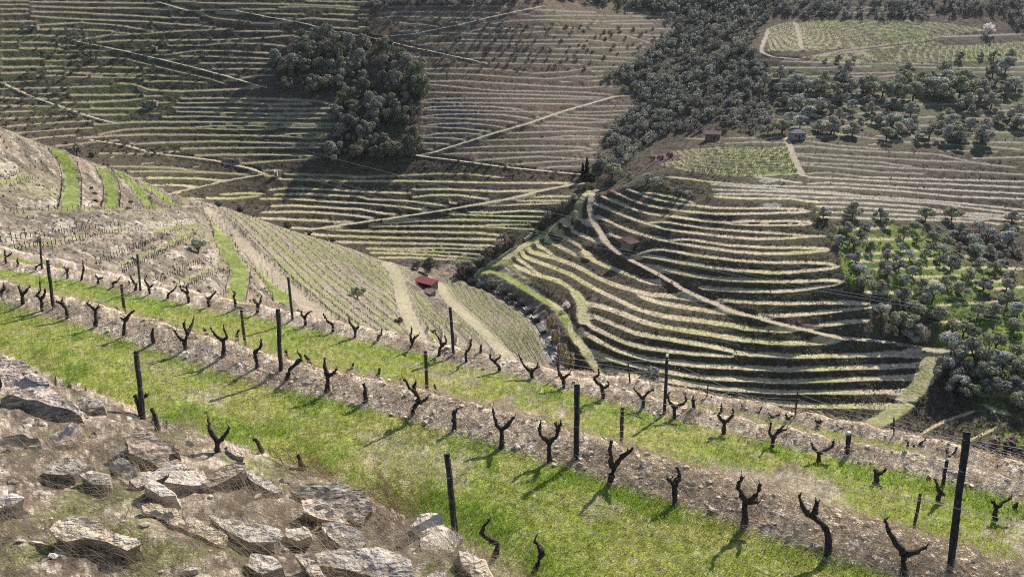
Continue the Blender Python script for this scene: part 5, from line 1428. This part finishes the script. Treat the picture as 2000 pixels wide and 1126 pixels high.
def slab(outline, kind, thick, label, nrm=(-.06, -.1, .98), lift=.1, seed=0, anchor=None):
    P = [(ZN['W'][0] + x / 2.416, ZN['W'][1] + y / 2.416) for x, y in outline]
    cx = sum(p[0] for p in P) / len(P); cy = sum(p[1] for p in P) / len(P)
    ax, ay = anchor if anchor else (cx, cy)
    C0 = near_hit(ax, ay); n = np.array(nrm, float); n /= np.linalg.norm(n); C0 = C0 + np.array((0, 0, lift + .16)); thick *= 1.8
    pts = []
    for x, y in P:
        d = np.array(pt(x, y, 1.0)); t = (C0 @ n) / (d @ n); pts.append(d * t)
    pts = np.array(pts); cen = pts.mean(0); rr = random.Random(seed + 3)
    bm = bmesh.new(); vs = [bm.verts.new(p - cen) for p in pts]; f = bm.faces.new(vs); f.normal_update()
    if f.normal.dot(n) < 0: f.normal_flip()
    ex = bmesh.ops.extrude_face_region(bm, geom=[f]); low = [v for v in ex['geom'] if isinstance(v, bmesh.types.BMVert)]
    for v in low: v.co = v.co * rr.uniform(.88, 1.04) ; v.co -= __import__('mathutils').Vector(n * thick * rr.uniform(.8, 1.2))
    bmesh.ops.triangulate(bm, faces=bm.faces[:])
    for it in range(4):
        es = [e for e in bm.edges if e.calc_length() > .16]
        if not es: break
        bmesh.ops.subdivide_edges(bm, edges=es, cuts=1); bmesh.ops.triangulate(bm, faces=[q for q in bm.faces if len(q.verts) > 3])
    bm.normal_update(); V = np.array([v.co for v in bm.verts]); s = seed * 3.1
    # bedding steps and chips
    h = V @ n; lay = vnoise(h * 16 + s, V[:, 0] * 1.2 + s, 5) - .5
    ch = fbm(V[:, 0] * 3 + s, V[:, 1] * 3 + V[:, 2] * 2, 6, 4) - .5
    for k, v in enumerate(bm.verts): v.co += v.normal * float(lay[k] * .10 + ch[k] * .20)
    bmesh.ops.recalc_face_normals(bm, faces=bm.faces[:])
    me = bpy.data.meshes.new('rock'); bm.to_mesh(me); bm.free(); me.materials.append(RM[kind]); me.update()
    return link('rock', me, None, cen, label=label, category='rock', group='schist rocks of the near bank')
RK = [
 ('0,90 50,110 110,170 200,225 260,250 330,290 390,350 385,375 330,345 240,320 150,290 60,270 0,290', 'pink', .45, 'big pale pinkish outcrop at the left edge, topmost slab', (-0.05, -0.23, 0.82), 0.35, None),
 ('0,285 60,265 150,288 240,318 330,342 388,372 330,420 260,440 200,462 150,445 100,432 0,430', 'dark', .5, 'dark striped face of the big outcrop at left', (0.12, -0.60, 0.35), 0.22, (150, 815)),
 ('55,115 100,110 175,150 150,165 100,165 65,140', 'dark', .12, 'small dark slab lying on top of the big outcrop', (-0.06, -0.10, 0.90), 0.45, (60, 745)),
 ('115,175 160,158 230,200 235,215 180,215', 'grey', .12, 'small grey slab beside the dark one on the outcrop', (-0.06, -0.10, 0.90), 0.40, (75, 755)),
 ('370,300 410,275 480,295 485,320 420,350 385,335', 'dark', .3, 'dark lump of rock right of the big outcrop', (-0.06, -0.18, 0.85), 0.22, None),
 ('210,480 260,440 330,410 360,420 330,470 300,500 250,520', 'pink', .3, 'pinkish angular block under the big outcrop', (-0.20, -0.28, 0.70), 0.20, None),
 ('600,440 640,420 720,440 790,480 850,520 850,545 800,540 870,600 900,650 880,690 800,640 700,580 620,540 590,480', 'brown', .35, 'brown crumbling rock ledge with reddish right side', (0.10, -0.30, 0.75), 0.26, None),
 ('500,600 560,565 640,590 690,640 660,680 600,700 540,660', 'grey', .3, 'grey boulder below the brown ledge', (-0.10, -0.28, 0.75), 0.20, None),
 ('920,700 960,660 1060,590 1130,560 1170,575 1165,610 1110,650 1030,690 960,715', 'brown', .22, 'long rounded beam-like stone tilted up to the right', (0.10, -0.28, 0.78), 0.32, None),
 ('1150,640 1180,625 1290,690 1330,720 1300,730 1200,680', 'grey', .15, 'narrow grey slab right of the beam-like stone', (-0.06, -0.10, 0.90), 0.18, None),
 ('1360,720 1420,695 1560,695 1700,715 1740,770 1755,810 1700,870 1640,850 1560,800 1450,760', 'dark', .4, 'dark layered rock with ragged right end', (0.05, -0.28, 0.78), 0.26, None),
 ('1415,760 1470,745 1560,790 1650,850 1660,880 1600,870 1500,850 1440,820', 'tan', .22, 'tan wedge slab leaning on the dark layered rock', (0.10, -0.28, 0.75), 0.40, None),
 ('660,780 710,765 800,800 900,860 1000,890 1070,930 1040,980 950,930 850,890 740,850 670,820', 'tan', .3, 'long pale slab pointing down right in the centre', (0.00, -0.23, 0.82), 0.22, None),
 ('235,900 270,850 350,825 460,865 560,910 650,940 665,970 600,1000 500,960 400,940 310,960 250,940', 'tan', .42, 'broad cream slab with rusty underside at bottom left', (0.00, -0.18, 0.85), 0.26, None),
 ('1510,870 1600,860 1680,890 1740,960 1700,990 1600,980 1540,930', 'grey', .25, 'grey block below the tan wedge slab', (-0.06, -0.18, 0.85), 0.20, None),
 ('1490,1020 1600,1000 1700,995 1850,1010 1930,1050 1960,1126 1800,1140 1650,1090 1500,1070', 'grey', .3, 'large pale grey slab at the bottom centre', (0.00, -0.18, 0.85), 0.22, None),
 ('1400,1030 1450,1030 1520,1100 1530,1126 1470,1120', 'tan', .2, 'small tan slab left of the bottom grey slab', (-0.10, -0.18, 0.85), 0.18, None),
 ('1940,890 1980,840 2030,815 2070,830 2120,900 2170,960 2200,1000 2170,1040 2090,1000 2020,960 1960,930', 'pale', .35, 'tall whitish rock beside the near post', (0.25, -0.28, 0.72), 0.25, None),
 ('2170,1010 2230,1030 2290,1050 2320,1126 2250,1140 2190,1080', 'tan', .3, 'tan rock at the bottom right of the bank', (0.20, -0.28, 0.75), 0.20, None),
 ('0,760 50,745 100,765 60,790 0,800', 'pale', .15, 'small pale slab at the left edge among dry grass', (0.00, -0.18, 0.85), 0.18, None),
 ('0,460 100,450 180,470 200,520 120,540 0,530', 'brown', .3, 'brown weathered block under the striped face', (0.00, -0.43, 0.60), 0.18, None),
 ('980,830 1130,840 1240,880 1330,900 1300,960 1180,960 1050,900', 'grey', .2, 'broad flat grey slab half buried in the middle', (0.00, -0.18, 0.85), 0.16, None),
 ('1340,880 1440,870 1470,930 1400,960 1330,930', 'pale', .18, 'pale chunk right of the broad flat slab', (0.00, -0.18, 0.85), 0.18, None),
 ('370,640 430,620 520,640 520,690 440,690', 'grey', .2, 'low grey stone left of the grey boulder', (0.00, -0.18, 0.85), 0.16, None),
 ('1580,1010 1640,960 1720,1000 1700,1030', 'dark', .2, 'dark small block between the grey slabs', (0.00, -0.18, 0.85), 0.16, None),
 ('700,660 780,690 830,740 760,745 690,700', 'pale', .18, 'pale stone right of the grey boulder', (0.00, -0.18, 0.85), 0.15, None),
 ('1180,1010 1290,1020 1330,1080 1240,1110 1160,1070', 'grey', .2, 'grey stone low in the dry grass at bottom', (0.00, -0.18, 0.85), 0.14, None)]
for k, (o_, kd, th, lab, nr, lf, an_) in enumerate(RK): slab([tuple(map(float, q.split(','))) for q in o_.split()], kd, th, lab, nr, lf, k, an_)
# angular rubble over the bank
def rubble_mesh(seed, kind):
    r = random.Random(seed); n = r.randrange(5, 8); bm = bmesh.new(); el = r.uniform(.5, .85); t0 = r.uniform(0, 6)
    vs = [bm.verts.new((cos(t0 + 2 * pi * k / n + r.uniform(-.25, .25)) * .5 * r.uniform(.75, 1.1), sin(t0 + 2 * pi * k / n) * .5 * el * r.uniform(.75, 1.1), 0)) for k in range(n)]
    f = bm.faces.new(vs); ex = bmesh.ops.extrude_face_region(bm, geom=[f])
    for v in ex['geom']:
        if isinstance(v, bmesh.types.BMVert): v.co.z += r.uniform(.16, .36); v.co.x = v.co.x * r.uniform(.8, 1.02) + .03; v.co.y *= r.uniform(.8, 1.02)
    bmesh.ops.triangulate(bm, faces=bm.faces[:]); bmesh.ops.subdivide_edges(bm, edges=bm.edges[:], cuts=1); bmesh.ops.triangulate(bm, faces=bm.faces[:]); bm.normal_update()
    for v in bm.verts: v.co += v.normal * r.gauss(0, .022)
    bmesh.ops.recalc_face_normals(bm, faces=bm.faces[:]); me = bpy.data.meshes.new('rock'); bm.to_mesh(me); bm.free(); me.materials.append(RM[kind]); me.update(); return me
RB = [rubble_mesh(600 + k, ('tan', 'grey', 'pale', 'brown', 'grey', 'dark', 'tan', 'pink')[k % 8]) for k in range(16)]
Pr = scatter(85, lambda x, y, a, n, N, b: (n < N[0] - .1) * (a < -3.2) * sstep(.36, .56, fbm(x * .7, y * .7, 95, 3)), 41, 20)
for k, p in enumerate(Pr):
    s_ = .2 + .75 * tr.random() ** 2
    o = link('rock', RB[k % 16], None, (p[0], p[1], p[2] - .03), label='loose angular schist slab in the rubble of the near bank', category='rock', group='loose rubble of the near bank')
    o.scale = (s_ * 1.3, s_ * 1.3, s_); o.rotation_euler = (tr.gauss(0, .28), tr.gauss(0, .28), tr.uniform(0, 6.28))
# rusty dead stalks by the right rocks, tall dry stems
def at_px(pts, n, sx, sy, seed):
    r = np.random.default_rng(seed); out = []
    for x, y in pts:
        for k in range(n): out.append(near_hit(x + r.normal(0, sx), y + r.normal(0, sy)))
    return np.array(out)
straws('red_stalks', at_px([(745, 960), (770, 985), (800, 1000), (600, 925), (560, 910), (780, 1030), (640, 935), (720, 1010)], 9, 16, 9, 31), 9, .2, .6, .008, 33, (.24, .12, .085), (.38, .24, .17), 1.6, 'reddish dead stalks beside the rocks', .08)
straws('pale_stalks', at_px([(120, 880), (60, 930), (300, 905), (480, 985), (560, 1000), (180, 1060), (420, 1080), (700, 1090), (860, 1080), (760, 1060), (60, 1040), (240, 960), (900, 1100), (520, 1060), (350, 870)], 22, 30, 18, 32), 12, .2, .65, .008, 34, (.50, .42, .31), (.66, .59, .47), 1.3, 'pale dry grass stems between the rocks', .10)
# ------------------------------------------------------------------ sheds, huts, walls of the valley
m_red = mat('red_sheet_roof', (.24, .055, .06), rough=.6, noise=[(1.5, .8, 1.2, 3)]); m_wall = mat('whitewash', (.62, .60, .56), rough=.9, noise=[(1, .8, 1.1, 4)])
m_drk = mat('dark_boards', (.06, .05, .045), rough=.9); m_tile = mat('weathered_tiles', (.25, .17, .145), rough=.85, noise=[(2.5, .6, 1.4, 4)]); m_mas = mat('dry_stone', (.20, .18, .15), rough=.95, noise=[(1.8, .55, 1.5, 5)], bump=(2.5, .8, .15)); m_gtile = mat('grey_tiles', (.22, .205, .20), rough=.85, noise=[(2.5, .7, 1.3, 4)])  # m_drk: one even dark tone for roof posts, boards, doors, windows and openings
def gable(mb, c, L, Wd, z0, z1, rz, ov=.3, mono=False, hip=False, th=.12):
    cz, sz = cos(rz), sin(rz); l, w = L / 2 + ov, Wd / 2 + ov
    T = lambda x, y, z: (c[0] + x * cz - y * sz, c[1] + x * sz + y * cz, c[2] + z)
    if mono: quads = [[(-l, -w, z0), (l, -w, z0), (l, w, z1), (-l, w, z1)]]
    elif hip: h = Wd / 2 * .9; quads = [[(-l, -w, z0), (l, -w, z0), (l - h, 0, z1), (-l + h, 0, z1)], [(l, w, z0), (-l, w, z0), (-l + h, 0, z1), (l - h, 0, z1)], [(l, -w, z0), (l, w, z0), (l - h, 0, z1)], [(-l, w, z0), (-l, -w, z0), (-l + h, 0, z1)]]
    else: quads = [[(-l, -w, z0), (l, -w, z0), (l, 0, z1), (-l, 0, z1)], [(l, w, z0), (-l, w, z0), (-l, 0, z1), (l, 0, z1)]]
    for q in quads:
        mb.poly([T(*p) for p in q]); mb.poly([T(p[0], p[1], p[2] - th) for p in reversed(q)])
        for a, b in zip(q, q[1:] + q[:1]): mb.poly([T(*a), T(a[0], a[1], a[2] - th), T(b[0], b[1], b[2] - th), T(*b)])
def base_at(px, py): g = ground(px, py)[0]; return np.array((g[0], g[1], gz(g[0], g[1])[0]))
# red roofed shed
g = base_at(832, 560); rz = radians(-37); o = thing('farm_shed', 'long open shed with dark red sheet roof beside the stream', 'shed', g, None, rz)
mb = MB(); gable(mb, (0, 0, 0), 8.0, 3.4, 1.7, 2.5, 0, .35, mono=True); rf = mb.obj('roof', m_red, o)
for k in range(11): mb = MB(); mb.tube([(-4.1 + k * .82, -2.0, 1.74), (-4.1 + k * .82, 2.0, 2.54)], .05, 4); mb.obj('roof_rib', m_red, rf)
mb = MB(); mb.box((0, 1.6, .8), (8, .2, 3.1)); mb.obj('back_wall', m_wall, o); mb = MB(); mb.box((-3.95, 0, .6), (.2, 3.2, 2.2)); mb.obj('side_wall', m_mas, o); mb = MB(); mb.box((3.95, 0, .6), (.2, 3.2, 2.2)); mb.obj('side_wall', m_mas, o)
for k in range(4): mb = MB(); mb.tube([(-3.6 + k * 2.4, -1.6, -.4), (-3.6 + k * 2.4, -1.6, 1.7)], .09, 6); mb.obj('roof_post', m_drk, o)
mb = MB(); mb.box((0, .6, .2), (7, 1.2, 1.0)); mb.obj('stored_boards', m_drk, o)
g = base_at(838, 573); o = thing('lean_to', 'low brown tiled lean-to in front of the red shed', 'shed', g, None, rz)
mb = MB(); mb.box((0, 0, .2), (3.4, 2.8, 1.4)); mb.obj('wall', m_mas, o); mb = MB(); gable(mb, (0, 0, 0), 3.6, 3.0, .85, 1.5, 0, .3, mono=True); rf = mb.obj('roof', m_tile, o)
for k in range(9): mb = MB(); mb.tube([(-1.9 + k * .475, -1.75, .89), (-1.9 + k * .475, 1.75, 1.56)], .07, 5); mb.obj('tile_row', m_tile, rf)
# stone hut on the curved terraces
g = base_at(1230, 484); rz = radians(38); o = thing('stone_hut', 'small stone hut with faded tile roof on the curved terraces', 'hut', g, None, rz)
mb = MB(); mb.box((0, 0, .9), (4.6, 4.2, 2.8)); mb.obj('wall', m_mas, o); mb = MB(); gable(mb, (0, 0, 0), 4.8, 4.4, 2.35, 3.3, 0, .3, mono=True); rf = mb.obj('roof', m_tile, o)
for k in range(11): mb = MB(); mb.tube([(-2.5 + k * .5, -2.45, 2.4), (-2.5 + k * .5, 2.45, 3.36)], .07, 5); mb.obj('tile_row', m_tile, rf)
mb = MB(); mb.box((.6, -2.12, .7), (.9, .08, 1.8)); mb.obj('door', m_drk, o)
# house by the small plot
g = base_at(1556, 271); o = thing('stone_house', 'grey stone house with hipped roof above the small plot', 'house', g, None, radians(8))
mb = MB(); mb.box((0, 0, 1.2), (6.0, 4.2, 3.2)); mb.obj('wall', mat('grey_render', (.30, .275, .26), rough=.9, noise=[(1.5, .7, 1.2, 4)]), o); mb = MB(); gable(mb, (0, 0, 0), 6.2, 4.4, 2.75, 4.3, 0, .25, hip=True); mb.obj('roof', m_gtile, o)
for x in (-1.5, 1.6): mb = MB(); mb.box((x, -2.13, 1.5), (.9, .08, 1.0)); wd = mb.obj('window', m_drk, o); mb = MB(); mb.box((x, -2.17, .96), (1.1, .12, .1)); mb.obj('sill', m_wall, wd)
mb = MB(); mb.box((.1, -2.13, .9), (.9, .08, 2.0)); mb.obj('door', m_drk, o)
g = base_at(1392, 272); o = thing('stone_house', 'reddish stone house half hidden at the foot of the wood', 'house', g, None, radians(-18))
mb = MB(); mb.box((0, 0, 1.0), (6.6, 4.0, 3.0)); mb.obj('wall', mat('red_stone', (.20, .14, .12), rough=.95, noise=[(1.5, .6, 1.3, 4)]), o); mb = MB(); gable(mb, (0, 0, 0), 6.8, 4.4, 2.5, 3.9, 0, .3); mb.obj('roof', m_tile, o)
mb = MB(); mb.box((.8, -2.03, .8), (.9, .08, 1.9)); mb.obj('door', m_drk, o)
# small ruins
for px, py, L, Wd, H, lab in ((539, 345, 1.5, 1.2, 3.0, 'narrow pale ruined tower at the track hairpin'), (452, 316, 8, 1.0, 1.6, 'low stone wall ruin under the left vineyard'), (298, 205, 5, 3, 2.2, 'little flat stone hut on the green left terraces'), (302, 98, 3, 2.0, 2.4, 'stone wall stub beside the yellow bush'), (66, 57, 5, 3, 2.2, 'pale little building at the upper left')):
    g = base_at(px, py); o = thing('stone_ruin', lab, 'ruin', g, None, tr.uniform(-.2, .2)); mb = MB()
    nx = 6; zt = [H * tr.uniform(.75, 1.05) for _ in range(nx + 1)]
    for k in range(nx):
        x0, x1 = -L / 2 + L * k / nx, -L / 2 + L * (k + 1) / nx; b = len(mb.v)
        for (x, z) in ((x0, zt[k]), (x1, zt[k + 1])):
            for y in (-Wd / 2, Wd / 2): mb.v += [(x, y, -.6), (x, y, z)]
        mb.f += [(b, b + 4, b + 5, b + 1), (b + 6, b + 2, b + 3, b + 7), (b + 1, b + 5, b + 7, b + 3)]
        if k == 0: mb.f.append((b, b + 1, b + 3, b + 2))
        if k == nx - 1: mb.f.append((b + 4, b + 6, b + 7, b + 5))
    mb.obj('wall', m_mas if px != 539 else m_wall, o)
    mb = MB(); mb.box((L * .1, -Wd / 2 - .02, H * .28), (min(.9, L * .3), .08, H * .5)); mb.obj('opening', m_drk, o)
# wall along the ridge edge and stones in the stream
def wallline(P, h, w, label):
    W_ = wline(P, 1.2); W_[:, 2] = gz(W_[:, 0], W_[:, 1]); T_ = np.gradient(W_[:, :2], axis=0); T_ /= np.linalg.norm(T_, axis=1, keepdims=True) + 1e-9; N_ = np.stack([-T_[:, 1], T_[:, 0]], -1) * w / 2; mb = MB()
    for k in range(len(W_)):
        hh = h * tr.uniform(.85, 1.12)
        for s in (-1, 1): mb.v += [(W_[k, 0] + N_[k, 0] * s, W_[k, 1] + N_[k, 1] * s, W_[k, 2] - .5), (W_[k, 0] + N_[k, 0] * s, W_[k, 1] + N_[k, 1] * s, W_[k, 2] + hh)]
        if k: b = 4 * k - 4; mb.f += [(b, b + 1, b + 5, b + 4), (b + 2, b + 6, b + 7, b + 3), (b + 1, b + 3, b + 7, b + 5)]
    mb.obj('stone_wall', m_wallst, label=label, category='wall')
m_wallst = mat('pale_dry_stone', (.36, .34, .31), rough=.95, noise=[(1.5, .5, 1.4, 5)])
wallline(trace('J30,785 150,690 300,600 420,510 530,455'), 1.0, .6, 'low pale stone wall along the hedge of the ridge edge')
wallline(trace('J590,385 640,350 700,300'), 1.0, .6, 'short stone wall higher up the ridge edge')
wallline(trace('X935,552 975,566 1015,590 1048,620'), .7, .5, 'low stone wall round the lower vineyard by the stream')
SVs = [ico(40 + k, .7) for k in range(5)]
SM = [mesh_np('stream_stone', V, Fc, m_pale2 if False else mat('stream_stone_%d' % k, (.52, .50, .47), rough=.8), None, False) for k, (V, Fc) in enumerate(SVs)]
for k in range(70):
    q = STR[tr.randrange(20, len(STR))]; x, y = q[0] + tr.gauss(0, 1.2), q[1] + tr.gauss(0, 1.2); s = tr.uniform(.25, .8)
    o = link('stream_stone', SM[k % 5], None, (x, y, gz(x, y)[0] + s * .2), label='whitish boulder in the stony stream bed', category='stone', group='boulders in the stream bed'); o.scale = (s, s, s); o.rotation_euler = (0, 0, tr.uniform(0, 6))
# ------------------------------------------------------------------ the valley air
hz = MB(); hz.box((0, 270, -25), (1300, 720, 190)); m = bpy.data.materials.new('haze'); m.use_nodes = True
for n in list(m.node_tree.nodes): m.node_tree.nodes.remove(n)
ou = m.node_tree.nodes.new('ShaderNodeOutputMaterial'); pv = m.node_tree.nodes.new('ShaderNodeVolumePrincipled'); pv.inputs['Color'].default_value = (.80, .86, .95, 1); pv.inputs['Density'].default_value = .00003; pv.inputs['Anisotropy'].default_value = .2
m.node_tree.links.new(pv.outputs[0], ou.inputs['Volume']); hz.obj('haze', m, kind='stuff', label='thin bluish haze in the valley air')
